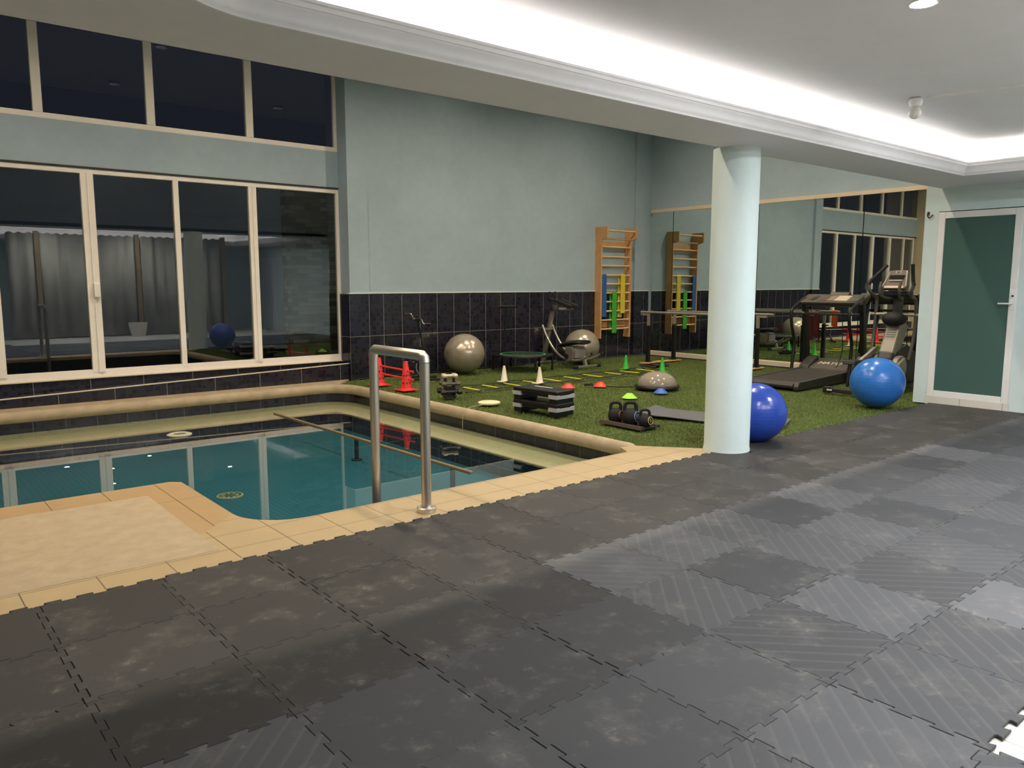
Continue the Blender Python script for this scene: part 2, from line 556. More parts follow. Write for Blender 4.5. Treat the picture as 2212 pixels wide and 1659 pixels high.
# window wall
structure(MB().bx(XL, 5.62, YW - 0.04, YW + 0.16, 2.83, 3.37).build('wall_window', blue_wall))
m = MB()
m.extr([(0, 0), (0, 0.055), (5.6 - XL, 0.235), (5.6 - XL, 0)], (XL, 10.57, 0), (1, 0, 0), (0, 0, 1), (0, 1, 0), 0.24)
structure(m.build('wall_ledge', ledge_tile))
m = MB(); m.extr([(0, 0.055), (0, 0.067), (5.6 - XL, 0.247), (5.6 - XL, 0.235)], (XL, 10.565, 0), (1, 0, 0), (0, 0, 1), (0, 1, 0), 0.03)
structure(m.build('trim_ledge', M('cream ledge strip', '#d9cbb2', 0.5)))
structure(MB().bx(XL, 5.60, 10.79, YW + 0.16, 0.0, 0.262).build('wall_sill', ledge_tile))
structure(MB().bx(XL, 5.62, 10.765, YW + 0.05, 0.262, 0.272).build('trim_sill', M('cream sill strip', '#cfc0a8', 0.5)))

def window(name, x0, x1, z0, z1, mullions, fwid, glass, y=YW, dep=0.07, foot=0.0):
    root = bpy.data.objects.new(name, None); COL.objects.link(root); root['kind'] = 'structure'
    m = MB()
    m.bx(x0, x1, y - dep / 2, y + dep / 2, z0, z0 + fwid + foot); m.bx(x0, x1, y - dep / 2, y + dep / 2, z1 - fwid, z1)
    m.bx(x0, x0 + fwid, y - dep / 2, y + dep / 2, z0 + fwid + foot, z1 - fwid); m.bx(x1 - fwid, x1, y - dep / 2, y + dep / 2, z0 + fwid + foot, z1 - fwid)
    m.build('window_frame', frame_white, root, bevel=0.004)
    xs = [x0 + fwid] + [v for mm in mullions for v in (mm[0] - mm[1] / 2, mm[0] + mm[1] / 2)] + [x1 - fwid]
    for c, w in mullions:
        mm = MB(); mm.bx(c - w / 2, c + w / 2, y - dep / 2 - 0.005, y + dep / 2, z0 + fwid, z1 - fwid)
        if w > 0.105: mm.bx(c - 0.006, c + w / 2 - 0.003, y - dep / 2 - 0.018, y - dep / 2 - 0.004, z0 + fwid, z1 - fwid)
        mm.build('window_mullion', frame_white, root, bevel=0.003)
    for i in range(0, len(xs), 2):
        MB().bx(xs[i], xs[i + 1], y - 0.003, y + 0.003, z0 + fwid, z1 - fwid).build('window_pane', glass, root)
    return root
w1 = window('window_1', -0.42, 5.64, 0.27, 2.83, [(0.27, 0.07), (1.19, 0.14), (2.245, 0.145), (3.285, 0.068), (4.305, 0.11)], 0.062, pane_mat, foot=0.035)
m = MB(); m.bx(2.235, 2.305, YW - 0.10, YW - 0.035, 1.27, 1.44); m.build('window_lock', frame_white, w1, bevel=0.006)
w2 = window('window_2', -0.62, 5.64, 3.37, 5.1, [(0.53, 0.10), (1.78, 0.10), (3.03, 0.10), (4.31, 0.10)], 0.065, high_pane)
structure(MB().bx(XL, 5.64, YW - 0.05, YW + 0.05, 2.83, 2.85).build('trim_window', M('dark window track', '#2b2a28', 0.5)))
structure(MB().bx(XL, 5.62, YW - 0.04, YW + 0.16, 5.1, ZH).build('wall_window_upper', blue_wall))

# back wall with pilasters and tiled dado
ZT = 1.285
structure(MB().bx(5.62, XR + 0.1, YB, YB + 0.3, ZT, ZH).build('wall_back', blue_wall))
m = MB(); m.bx(5.62, 5.95, 10.53, YB + 0.3, ZT, ZH); m.bx(11.97, XR, 10.545, YB + 0.2, ZT, ZH)
structure(m.build('wall_back_pilaster', blue_wall))
m = MB(); m.bx(5.60, XR + 0.1, YB - 0.008, YB + 0.3, 0, ZT); m.bx(5.605, 5.955, 10.525, YB + 0.3, 0, ZT); m.bx(11.96, XR, 10.535, YB + 0.2, 0, ZT)
structure(m.build('wall_back_tiles', dado_tile))
m = MB(); m.bx(5.60, 5.96, 10.515, YB, ZT, ZT + 0.014); m.bx(5.96, 11.96, YB - 0.018, YB + 0.02, ZT, ZT + 0.014); m.bx(11.955, XR, 10.525, YB, ZT, ZT + 0.014)
structure(m.build('trim_dado', M('white tile edge', '#dfe2dc', 0.4)))
# mirror wall
structure(MB().bx(XR, XR + 0.2, 4.0, YB + 0.3, 0, ZH).build('wall_right', blue_wall))
structure(MB().bx(XD + 0.18, XR + 0.2, 3.9, 4.13, 0, ZH).build('wall_return', pale_wall))
# door wall
DY0, DY1 = 3.10, 3.98                 # door opening
m = MB(); m.bx(XD, XD + 0.18, DY1, 4.14, 0, ZS + 0.1); m.bx(XD, XD + 0.18, -3.4, DY0, 0, ZS + 0.1); m.bx(XD, XD + 0.18, DY0, DY1, 2.285, ZS + 0.1)
structure(m.build('wall_door', pale_wall))
def door(name, y0, y1, z0, z1, step=True):
    root = bpy.data.objects.new(name, None); COL.objects.link(root); root['kind'] = 'structure'
    m = MB(); x0, x1 = XD - 0.012, XD + 0.05
    fw_ = 0.075
    m.bx(x0, x1, y0, y0 + fw_, z0, z1); m.bx(x0, x1, y1 - fw_, y1, z0, z1); m.bx(x0, x1, y0 + fw_, y1 - fw_, z1 - fw_, z1); m.bx(x0, x1, y0 + fw_, y1 - fw_, z0, z0 + fw_)
    m.build('door_frame', door_white, root, bevel=0.006)
    MB().bx(XD + 0.004, XD + 0.02, y0 + fw_, y1 - fw_, z0 + fw_, z1 - fw_).build('door_glass', frost, root)
    m = MB(); yh = y0 + 0.035
    m.bx(XD - 0.022, XD - 0.012, yh - 0.018, yh + 0.018, z0 + 1.06, z0 + 1.26)
    m.tube([(XD - 0.02, yh, z0 + 1.13), (XD - 0.06, yh, z0 + 1.13), (XD - 0.062, yh + 0.02, z0 + 1.13), (XD - 0.062, yh + 0.13, z0 + 1.13)], 0.009, 8)
    m.build('door_handle', door_white, root, True)
    m = MB(); m.cyl((XD - 0.028, yh, z0 + 1.215), (XD - 0.021, yh, z0 + 1.215), 0.011, n=10); m.build('door_lock', black_metal, root)
    if step: MB().bx(XD - 0.02, XD + 0.1, y0 - 0.01, y1 + 0.01, 0.0, z0).build('door_step', white_tile, root)
    return root
door('door_1', DY0, DY1, 0.092, 2.275)
door('door_2', -1.62, -0.75, 0.03, 2.2, False)
door('door_3', -2.60, -1.72, 0.03, 2.2, False)
# other walls
structure(MB().bx(XL - 0.15, XL, 9.9, 11.0, 0, ZH).build('wall_left', cream_wall))
structure(MB().bx(XL - 0.15, XL, YE, 9.9, 0, ZH).build('wall_left_pool', wall_paint('slate paint', '#434a4c')))
structure(MB().bx(XL - 0.15, XL, -3.4, YE, 0, ZH).build('wall_left_low', wall_paint('grey green paint', '#6f7f7c')))
structure(MB().bx(XL - 0.15, XD + 0.2, -3.55, -3.4, 0, ZC + 0.1).build('wall_front', pale_wall))
structure(MB().bx(XL - 0.15, XR + 0.2, YE - 0.005, YE + 0.0, ZS, ZH).build('wall_bulkhead', wall_paint('grey blue paint', '#566067')))
structure(MB().bx(XL - 0.15, XR + 0.2, YE - 0.2, YW + 0.3, ZH, ZH + 0.1).build('ceiling_hall', white_ceil))
# low ceiling: soffit ring, cove and recessed panel
CX0, CX1, CY0, CY1, CR = 0.85, 8.85, -1.9, 3.365, 0.56
cove = [(CX0, CY0)] + arc(CX0 + CR, CY1 - CR, CR, 180, 90, 12) + [(CX1, CY1), (CX1, CY0)]
m = MB()
m.prism([(XL, CY0), (CX0, CY0)] + arc(CX0 + CR, CY1 - CR, CR, 180, 90, 12) + [(CX0 + CR, YE), (XL, YE)], ZS, ZS + 0.07)
m.bx(CX0 + CR, CX1, CY1, YE, ZS, ZS + 0.07); m.bx(CX1, XD + 0.1, CY0, YE, ZS, ZS + 0.07); m.bx(XL, XD + 0.1, -3.4, CY0, ZS, ZS + 0.07)
m.bx(XD, XR, YE - 0.07, YE, ZS, ZS + 0.07)
structure(m.build('ceiling_soffit', white_ceil))
m = MB(); q = 0.30
m.bx(CX0 - q, CX1 + q, CY1 + q, CY1 + q + 0.02, ZS + 0.07, ZC); m.bx(CX1 + q, CX1 + q + 0.02, CY0 - q, CY1 + q, ZS + 0.07, ZC)
m.bx(CX0 - q, CX1 + q, CY0 - q - 0.02, CY0 - q, ZS + 0.07, ZC); m.bx(CX0 - q - 0.02, CX0 - q, CY0 - q, CY1 + q, ZS + 0.07, ZC)
structure(m.build('ceiling_cove_back', white_ceil))
structure(MB().bx(XL - 0.1, XR, -3.5, YE, ZC, ZC + 0.1).build('ceiling_panel', white_ceil))
def sweep_closed(path, prof):
    """prof of (inward offset, z) carried round a closed plan path with mitred corners"""
    n = len(path); vs = []; fs = []; np_ = len(prof)
    for i in range(n):
        a, b, c = Vector(path[i - 1]), Vector(path[i]), Vector(path[(i + 1) % n])
        d0, d1 = (b - a).normalized(), (c - b).normalized()
        n0, n1 = Vector((d0.y, -d0.x)), Vector((d1.y, -d1.x))
        mt = (n0 + n1); mt = mt / (1 + n0.dot(n1))
        for o, z in prof:
            q = b + mt * o
            vs.append((q.x, q.y, z))
    for i in range(n):
        for j in range(np_):
            a, b = i * np_ + j, i * np_ + (j + 1) % np_
            c, d = ((i + 1) % n) * np_ + (j + 1) % np_, ((i + 1) % n) * np_ + j
            fs.append((a, b, c, d))
    m = MB(); m.add(vs, fs); return m
crown = [(-0.01, 2.545), (0.012, 2.545), (0.016, 2.556), (0.024, 2.562), (0.034, 2.58), (0.04, 2.605), (0.056, 2.618), (0.06, 2.628), (0.066, 2.63), (0.068, 2.65), (0.074, 2.655), (0.074, 2.668), (0.06, 2.672), (-0.01, 2.672)]
structure(sweep_closed(cove, crown).build('trim_cove', plaster, smooth=True))
def led_bar(x0, x1, y0, y1): return MB().bx(x0, x1, y0, y1, 2.635, 2.645)
o = led_bar(CX0 + CR, CX1 + 0.10, CY1 + 0.06, CY1 + 0.10)
o.bx(CX1 + 0.06, CX1 + 0.10, CY0, CY1 + 0.06, 2.635, 2.645); o.bx(2.6, CX1 + 0.06, CY0 - 0.10, CY0 - 0.06, 2.635, 2.645)
o = o.build('led_strip', led)
tag(o, 'cool white LED strip glowing in the ceiling cove', 'light strip')
# column
m = MB(); m.lathe([(0.200, 0.0), (0.198, 0.02), (0.192, 0.05), (0.192, ZS)], (5.706, 3.93, 0), 48)
structure(m.build('column', pale_wall, smooth=True))
# outside
structure(MB().bx(5.53, 9.5, 12.5, 12.7, -0.05, 3.3).build('wall_outside', stone_clad))
structure(MB().bx(-6, 9.5, 11.02, 18, -0.1, -0.05).build('ground_outside', M('dark paving', '#3a352c', 0.9)))

# ------------------------------------------------------------------ lamps
def downlight(x, y, z, r, em, label, grp, deep=0.0):
    t = thing('downlight', (x, y, z), label, 'ceiling light', 0, grp)
    MB().lathe([(r, -0.001), (r + 0.012, -0.004), (r + 0.02, -0.002), (r + 0.02, 0.0)], (0, 0, 0), 24, ring=True).build('rim', door_white, t, True)
    if deep:
        MB().lathe([(r + 0.004, 0.0), (r + 0.004, -deep), (r + 0.012, -deep), (r + 0.012, 0.0)], (0, 0, 0), 24, ring=True).build('baffle', matte_black, t, True)
    MB().lathe([(1e-5, -0.004), (r, -0.004), (r, -0.001), (1e-5, -0.001)], (0, 0, 0), 24).build('lamp', em, t)
    return t
d0 = downlight(0.9, 5.2, ZH, 0.09, hall_led, 'warm recessed lamp in the tall pool hall ceiling', 'warm lamps of the pool hall', 0.055)
for y in (5.2, 8.2):
    for x in (0.9, 4.0, 7.2, 10.1):
        if (x, y) != (0.9, 5.2): dup(d0, (x, y, ZH))
d1 = downlight(4.25, 1.86, ZC, 0.055, down_led, 'bright white round downlight cut by the top edge of the photo', 'white downlights of the recessed ceiling')
for x, y in ((7.0, 1.9), (2.4, 0.3), (4.6, 0.2), (7.0, 0.2), (3.75, -0.75), (5.75, -0.75)):  # middle row added unseen to brighten the mats; the rest show in reflections
    dup(d1, (x, y, ZC), label='white round downlight in the recessed ceiling out of direct view, some added to brighten the mats')
t = thing('motion_sensor', (6.31, 2.77, ZC), 'white double ball motion sensor on the ceiling', 'sensor')
MB().lathe([(0.03, 0.0), (0.045, -0.01), (0.05, -0.035), (0.04, -0.062), (0.02, -0.072)], (0, 0, 0), 20).build('base', door_white, t, True)
MB().sphere((0, 0, -0.11), 0.047, 20, 12).build('eye', M('pearly white plastic', '#dcd9d0', 0.15, 0, 0, 6, 0, 60, 0.5, 0.6), t, True)
m = MB(); m.beam((6.34, 2.70, ZC - 0.007), (6.75, 0.6, ZC - 0.007), 0.022, 0.014)
tag(m.build('cable_duct', door_white), 'thin white cable duct running from the ceiling sensor', 'cable duct')

# ------------------------------------------------------------------ mirror panels and timber battens
ys = [(9.92, 10.44), (8.02, 9.915), (6.12, 8.015), (4.30, 6.115)]
labs = ['narrow wall mirror panel beside the wall bars corner', 'wide wall mirror panel behind the parallel bars', 'wall mirror panel behind the treadmill', 'wall mirror panel behind the elliptical trainer']
for (a, b_), lb in zip(ys, labs):
    tag(MB().bx(12.366, 12.388, a + 0.005, b_ - 0.005, 0.07, 2.84).build('wall_mirror', mirror_mat), lb, 'mirror', 'mirror panels on the right wall')
structure(MB().bx(12.388, XR, 4.3, 10.445, 0.07, 2.84).build('wall_mirror_backing', black_plastic))
structure(MB().bx(12.34, XR, 4.3, 10.46, 2.836, 2.90).build('trim_mirror_top', M('cream batten', '#d9c6ad', 0.5)))
structure(MB().bx(12.28, XR, 4.3, 10.47, 0.0, 0.075).build('trim_mirror_base', M('cream base batten', '#dccbb4', 0.5)))

# ------------------------------------------------------------------ turf
turf = [(5.29, 4.80), (5.27, 4.66), (5.235, 4.575), (5.64, 4.08), (5.64, 3.93), (XD + 0.02, 3.90), (XD + 0.02, 4.14), (12.385, 4.14), (12.385, 10.57), (5.62, 10.57), (5.18, 10.12), (5.25, 9.98), (5.30, 9.77)]
tag(MB().prism(turf, -0.05, -0.022).build('turf_backing', turf_base), 'green artificial turf floor around the gym equipment', 'turf', kind='stuff')
def inside(x, y, poly):
    c = False; n = len(poly)
    for i in range(n):
        x0, y0 = poly[i]; x1, y1 = poly[(i + 1) % n]
        if (y0 > y) != (y1 > y) and x < (x1 - x0) * (y - y0) / (y1 - y0) + x0: c = not c
    return c
R_ = random.Random(3)
bv, bf = [], []
cnt = 0
while cnt < 230000:
    x, y = R_.uniform(5.1, 12.25), R_.uniform(3.92, 10.55)
    if R_.random() > 0.45 + 0.55 * (1 - (x + y - 9) / 14): continue
    if not inside(x, y, turf): continue
    a = R_.uniform(0, PI); h = R_.uniform(0.010, 0.022); w = R_.uniform(0.002, 0.004)
    lx, ly = R_.uniform(-0.012, 0.012), R_.uniform(-0.012, 0.012)
    i = len(bv)
    bv += [(x - w * math.cos(a), y - w * math.sin(a), -0.022), (x + w * math.cos(a), y + w * math.sin(a), -0.022), (x + lx, y + ly, h - 0.024)]
    bf.append((i, i + 1, i + 2)); cnt += 1
me = bpy.data.meshes.new('turf_blades'); me.from_pydata(bv, [], bf); me.materials.append(turf_blade)
o = bpy.data.objects.new('turf_blades', me); COL.objects.link(o)
tag(o, 'short green blades of the artificial turf', 'turf', kind='stuff')

# ------------------------------------------------------------------ interlocking rubber mats
P_ = 0.5235; GX0 = 2.588 - 6 * P_; GY0 = 3.93
HH = 0.0125
def edge(nseg=4):
    """tab line along one side, as (t, out) with t in 0..P_"""
    q = P_ / nseg; o = []
    for i in range(nseg):
        b0 = i * q
        o += [(b0, -HH)] if i == 0 else []
        o += [(b0 + 0.30 * q, -HH), (b0 + 0.27 * q, -HH * 0.6), (b0 + 0.22 * q, HH * 0.7), (b0 + 0.25 * q, HH), (b0 + 0.75 * q, HH), (b0 + 0.78 * q, HH * 0.7), (b0 + 0.73 * q, -HH * 0.6), (b0 + 0.70 * q, -HH)]
    return o
E_ = edge()
def mat_outline():
    h = P_ / 2
    bot = [(-h - HH + t if t == 0 else -h + t, -h + o) for t, o in E_]
    bot[0] = (-h - HH, -h - HH)
    right = [(h + o, -h + t) for t, o in E_]; right[0] = (h - HH, -h - HH)
    top = [(-h + t, h + o) for t, o in E_]; top[0] = (-h - HH, h - HH)
    left = [(-h + o, -h + t) for t, o in E_]; left[0] = (-h - HH, -h - HH)
    return bot + right + [(h - HH, h - HH)] + list(reversed(top[1:])) + [top[0]] + list(reversed(left[1:]))
OUT = [(x * 0.9965, y * 0.9965) for x, y in mat_outline()]
TH = 0.012
def mat_mesh(mt, out=OUT):
    o = MB().prism(out, 0.0, TH).build('rubber_mat', mt, bevel=0.0018, seg=1)
    return o
protos = {}
rm = random.Random(11)
ncol = 20
def mat_kind(ix, iy):
    # the ribbed mats gather to the right of the photo, the plain ones along the pool and near the camera
    x = GX0 + ix * P_; y = GY0 - iy * P_
    if x > 3.0 and 1.0 < y < 3.0 and rm.random() < 0.68 and x < 7: return rm.choice(['ra', 'ra', 'rb'])
    if x < 3.0 and y < 3.1 and rm.random() < 0.3: return 'ra' if rm.random() < 0.6 else 'rb'
    if x > 3.2 and rm.random() < 0.22: return 'w'
    return 'p'
forced = {(6, 4): 'rb', (7, 5): 'ra', (7, 4): 'ra', (8, 5): 'rb', (5, 4): 'p', (5, 5): 'ra', (6, 5): 'ra', (4, 4): 'p', (4, 3): 'p', (5, 3): 'p', (4, 2): 'p', (5, 2): 'p', (3, 5): 'p', (6, 3): 'ra', (7, 3): 'p', (8, 5): 'w', (8, 4): 'rb', (8, 3): 'ra', (9, 4): 'rb', (9, 3): 'ra'}
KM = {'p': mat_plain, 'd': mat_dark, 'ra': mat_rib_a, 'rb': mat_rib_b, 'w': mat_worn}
KL = {'p': ('plain black interlocking rubber mat in the middle of the mat floor', 'plain rubber mats'),
      'ra': ('black interlocking rubber mat with diagonal ribs', 'ribbed rubber mats'),
      'rb': ('black interlocking rubber mat with ribs running the other diagonal', 'cross ribbed rubber mats'),
      'd': ('dark brownish black rubber mat one row in from the pool deck', 'dark rubber mats near the pool'),
      'w': ('pale worn interlocking rubber mat dusted grey', 'worn grey rubber mats')}
for iy in range(7):
    for ix in range(ncol):
        cx, cy = GX0 + (ix + 0.5) * P_, GY0 - (iy + 0.5) * P_
        if iy == 6 and ix >= 6: continue
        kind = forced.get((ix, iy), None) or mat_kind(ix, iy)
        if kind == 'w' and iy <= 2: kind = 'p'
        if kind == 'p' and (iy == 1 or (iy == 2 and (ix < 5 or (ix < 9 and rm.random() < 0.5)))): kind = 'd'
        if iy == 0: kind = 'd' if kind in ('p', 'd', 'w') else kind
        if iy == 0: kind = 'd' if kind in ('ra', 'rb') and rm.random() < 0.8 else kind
        out = None
        if cx + P_ / 2 > XD - 0.03 or (abs(cx - 5.706) < 0.5 and iy == 0):
            out = []
            for x, y in OUT:
                X, Y = cx + x, cy + y
                X = min(X, XD - 0.022)
                dx, dy = X - 5.706, Y - 3.93
                r = math.hypot(dx, dy)
                if r < 0.206:
                    if dy > -0.02: dy = -0.02; dx = 0.206 * (1 if dx > 0 else -1)
                    r = math.hypot(dx, dy); X, Y = 5.706 + dx / r * 0.206, 3.93 + dy / r * 0.206
                out.append((X - cx, Y - cy))
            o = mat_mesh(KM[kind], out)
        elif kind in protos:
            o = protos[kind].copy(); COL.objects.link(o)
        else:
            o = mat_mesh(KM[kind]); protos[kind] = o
        o.location = (cx + rm.uniform(-0.0012, 0.0012), cy + rm.uniform(-0.0012, 0.0012), rm.uniform(0, 0.0012))
        if out is None: o.rotation_euler = (0, 0, rm.uniform(-0.0025, 0.0025))
        lb, gp = KL[kind]
        if iy == 0:
            if kind == 'd':
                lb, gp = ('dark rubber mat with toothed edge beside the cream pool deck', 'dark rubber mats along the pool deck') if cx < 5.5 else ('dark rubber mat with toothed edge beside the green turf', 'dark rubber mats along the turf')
        tag(o, lb, 'rubber mat', gp)

# ------------------------------------------------------------------ pool fittings
t = thing('pool_handrail', (2.67, 4.06, 0), 'brushed steel pool handrail standing on the cream deck', 'handrail')
MB().tube([(0, 0, 0.02), (0, 0, 0.955)], 0.032, 20).build('post', steel, t, True)
MB().tube([(0, 0.63, -0.45), (0, 0.63, 0.955)], 0.032, 20).build('post', steel, t, True)
m = MB(); m.tube([(0, 0, 0.955), (0, 0.004, 0.985), (0, 0.03, 1.0), (0, 0.60, 1.0), (0, 0.626, 0.985), (0, 0.63, 0.955)], [0.0335] * 6, 20); m.build('top_rail', steel, t, True)
MB().lathe([(0.06, 0.0), (0.062, 0.006), (0.062, 0.03), (0.056, 0.036), (0.034, 0.036)], (0, 0, 0), 28).build('base_flange', steel, t, True)
t = thing('submerged_rail', (3.98, 7.4, -0.45), 'brown rail with dark posts lying at the pool water surface', 'pool rail')
MB().beam((-0.035, 2.08, 0.242), (0.03, -2.03, 0.242), 0.035, 0.03).build('rail', nosing_mat, t, bevel=0.008)
for y in (0.0, -1.78):
    MB().cyl((0, y, 0), (0, y, 0.23), 0.024, n=12).build('post', M('dark post', '#24302f', 0.5), t, True)
    MB().lathe([(0.06, 0), (0.06, 0.012), (0.03, 0.016)], (0, y, 0), 16).build('post_foot', M('dark post foot', '#24302f', 0.5), t, True)
t = thing('pool_drain', (2.405, 6.84, -0.45), 'round olive drain grate on the teal pool floor', 'drain')
MB().lathe([(0.115, 0), (0.115, 0.01), (0.10, 0.014), (0.096, 0.008)], (0, 0, 0), 28, ring=True).build('rim', M('olive drain rim', '#9aa084', 0.5), t, True)
m = MB()
m.lathe([(1e-5, 0.005), (0.096, 0.005), (0.096, 0.002)], (0, 0, 0), 28)
m.build('grate', M('olive drain plate', '#4c5a33', 0.5), t)
m = MB()
for i in range(9):
    a = 2 * PI * i / 9; m.box((0.065 * math.cos(a), 0.065 * math.sin(a), 0.008), (0.03, 0.014, 0.006), a)
m.build('slots', M('pale drain slots', '#a9b096', 0.5), t)
m = MB(); m.lathe([(0.07, 0), (0.125, -0.006), (0.13, 0.008), (0.10, 0.02), (0.07, 0.012), (0.07, 0.0)], (0, 0, 0), 28, ring=True)
o = m.build('floating_ring', M('pale ring plastic', '#b9b49c', 0.5), smooth=True); o.location = (2.58, 8.82, -0.212)
tag(o, 'pale oval ring floating near the back of the pool', 'ring')
t = thing('float_disc', (5.72, 7.3, 0.003), 'cream round disc lying on the turf beside the pool coping', 'disc')
MB().lathe([(0.12, 0), (0.135, 0.006), (0.135, 0.022), (0.12, 0.03), (1e-5, 0.032)], (0, 0, 0), 28).build('disc', M('cream foam', '#e0d2ac', 0.6), t, True)
cp = smooth_path([(-0.13, -0.03, 0.005), (-0.28, -0.04, 0.0), (-0.40, -0.09, -0.008), (-0.46, -0.115, -0.03), (-0.49, -0.13, -0.09), (-0.495, -0.13, -0.255)], 5)
MB().tube(cp, 0.004, 6).build('cord', M('grey cord', '#a9a48f', 0.7), t, True)

# ------------------------------------------------------------------ gym balls
def gym_ball(c, r, mt, label, squash=0.97):
    o = MB().sphere((0, 0, 0), r, 48, 28, squash).build('gym_ball', mt, smooth=True)
    o.location = (c[0], c[1], r * squash + c[2])
    return tag(o, label, 'gym ball')
gym_ball((7.41, 10.1, 0), 0.33, silver_ball, 'large silver gym ball beside the round trampoline by the tiled wall')
s2 = gym_ball((9.97, 10.0, 0), 0.32, silver_ball, 'silver gym ball under the wooden wall bars behind the curved rail trainer')
gym_ball((9.08, 4.22, 0), 0.303, blue_ball, 'bright blue gym ball in front of the elliptical trainer')
gym_ball((6.225, 3.99, 0.0), 0.28, royal_ball, 'royal blue gym ball half hidden by the round column')

# ------------------------------------------------------------------ cones
def tall_cone(name, mt, loc, label, grp):
    m = MB(); m.lathe([(0.062, 0.006), (0.05, 0.02), (0.018, 0.225), (0.015, 0.236), (0.006, 0.24)], (0, 0, 0), 20)
    t = thing(name, loc, label, 'cone', 0, grp)
    m.build('cone_body', mt, t, True)
    m = MB(); m.box((0, 0, 0.004), (0.165, 0.165, 0.008)); m.build('cone_base', mt, t, bevel=0.003)
    return t
c = tall_cone('training_cone', white_pl, (7.2, 8.83, 0.003), 'white training cone on the agility ladder nearest the trampoline', 'tall training cones')
dup(c, (7.48, 8.36, 0.003), 0.15, 'white training cone just behind the black step platforms')
c = tall_cone('training_cone', green_pl, (9.84, 8.82, 0.003), 'green training cone in front of the wall bars', 'tall training cones')
dup(c, (9.99, 8.16, 0.003), 0.1, 'green training cone just behind the grey balance dome')
def disc_cone(mt, loc, label):
    m = MB(); m.lathe([(0.098, 0.0), (0.098, 0.004), (0.090, 0.008), (0.036, 0.058), (0.028, 0.062), (0.026, 0.058), (0.085, 0.004)], (0, 0, 0), 28)
    o = m.build('disc_cone', mt, smooth=True); o.location = loc
    return tag(o, label, 'disc cone', 'flat disc cones')
disc_cone(red_pl, (7.47, 7.75, 0.003), 'red disc cone peeking out behind the black step platforms')
disc_cone(red_pl, (7.92, 7.57, 0.003), 'red disc cone beside the black tube handle left of the balance dome')
disc_cone(lime_pl, (7.40, 6.56, 0.003), 'lime green disc cone behind the kettlebells')
disc_cone(blue_pl, (8.06, 6.60, 0.003), 'blue disc cone in front of the grey balance dome')

# red hurdle: two holed cones joined by two poles
t = thing('agility_hurdle', (5.60, 9.33, 0.003), 'red agility hurdle of two cones and two poles by the pool corner', 'hurdle', 0.03)
for y in (0.34, -0.34):
    m = MB(); m.lathe([(0.088, 0.012), (0.078, 0.03), (0.03, 0.37), (0.026, 0.39), (1e-5, 0.395)], (0, y, 0), 8)
    cb = m.build('cone', red_pl, t)
    m = MB(); m.box((0, y, 0.006), (0.25, 0.25, 0.012)); m.build('cone_base', red_pl, cb, bevel=0.004)
    for z, rr in ((0.10, 0.072), (0.20, 0.056)):
        for a in (-22.5, 67.5, 157.5, 247.5, 292.5, 202.5):
            a = math.radians(a + 45)
            mm = MB(); ca, sa = math.cos(a), math.sin(a)
            mm.cyl((rr * 0.92 * ca - 0.01 * ca, y + rr * 0.92 * sa - 0.01 * sa, z), (rr * 0.92 * ca + 0.002 * ca, y + rr * 0.92 * sa + 0.002 * sa, z), 0.013, n=10)
            mm.build('cone_hole', M('dark red hole', '#7d1512', 0.6) if 'dark red hole' not in bpy.data.materials else bpy.data.materials['dark red hole'], cb)
for z in (0.275, 0.165):
    MB().tube([(0.0, 0.52, z + 0.01), (0.0, -0.52, z - 0.012)], 0.0135, 12).build('pole', red_pl, t, True)

# ------------------------------------------------------------------ agility ladder
t = thing('agility_ladder', (6.3, 8.46, 0.006), 'black strap agility ladder with yellow rungs flat on the turf', 'agility ladder')
RX = [6.33, 6.68, 7.05, 7.44, 7.84, 8.26, 8.70, 9.18, 9.54, 9.95]
for x in RX:
    MB().beam((x - 6.3 + 0.02, 0.26, 0.004), (x - 6.3 - 0.0, -0.25, 0.004), 0.032, 0.008).build('rung', yellow_pl, t, bevel=0.003)
for sy in (0.25, -0.24):
    pts = []
    for i in range(61):
        x = -0.25 + i * (4.0 / 60)
        pts.append((x, sy + 0.012 * math.sin(x * 9 + sy * 20), 0.008 + 0.012 * max(0, math.sin(x * 7.3 + sy * 3)) ** 2))
    MB().tube(pts, 0.022, 6, True, 0.35).build('side_strap', rubber_black, t, True)
rb = random.Random(5)
pts = [(3.72 + 0.05 * i + rb.uniform(-0.05, 0.05), 0.12 + 0.16 * math.sin(i * 1.9), 0.012 + 0.05 * abs(math.sin(i * 1.3))) for i in range(11)]
MB().tube(smooth_path(pts, 5), 0.02, 6, True, 0.35).build('bunched_strap', rubber_black, t, True)

# ------------------------------------------------------------------ balance dome
t = thing('balance_dome', (8.37, 6.92, 0.003), 'grey balance dome on a black base ring standing on the turf', 'balance trainer', 0.4)
prof = [(0.27 * math.cos(PI / 2 * i / 12), 0.055 + 0.185 * math.sin(PI / 2 * i / 12)) for i in range(12)] + [(1e-5, 0.24)]
MB().lathe(prof, (0, 0, 0), 48).build('dome', M('warm grey vinyl', '#8f8578', 0.12, 0, 0, 6, 0, 60, 0.5), t, True)
MB().lathe([(0.27, 0.0), (0.30, 0.012), (0.312, 0.035), (0.305, 0.052), (0.275, 0.06), (0.262, 0.058)], (0, 0, 0), 48, ring=True).build('base_ring', M('dark brown rubber', '#2a2523', 0.35), t, True)
t = thing('resistance_tube', (8.37, 6.92, 0.004), 'black resistance tube with handle stretched from the balance dome', 'resistance tube')
MB().tube(smooth_path([(-0.28, 0.14, 0.03), (-0.36, 0.4, 0.008), (-0.44, 0.62, 0.008), (-0.52, 0.78, 0.012)], 5), 0.007, 8).build('tube', rubber_black, t, True)
MB().tube([(-0.60, 0.80, 0.018), (-0.46, 0.80, 0.018)], 0.018, 10).build('handle', rubber_black, t, True)

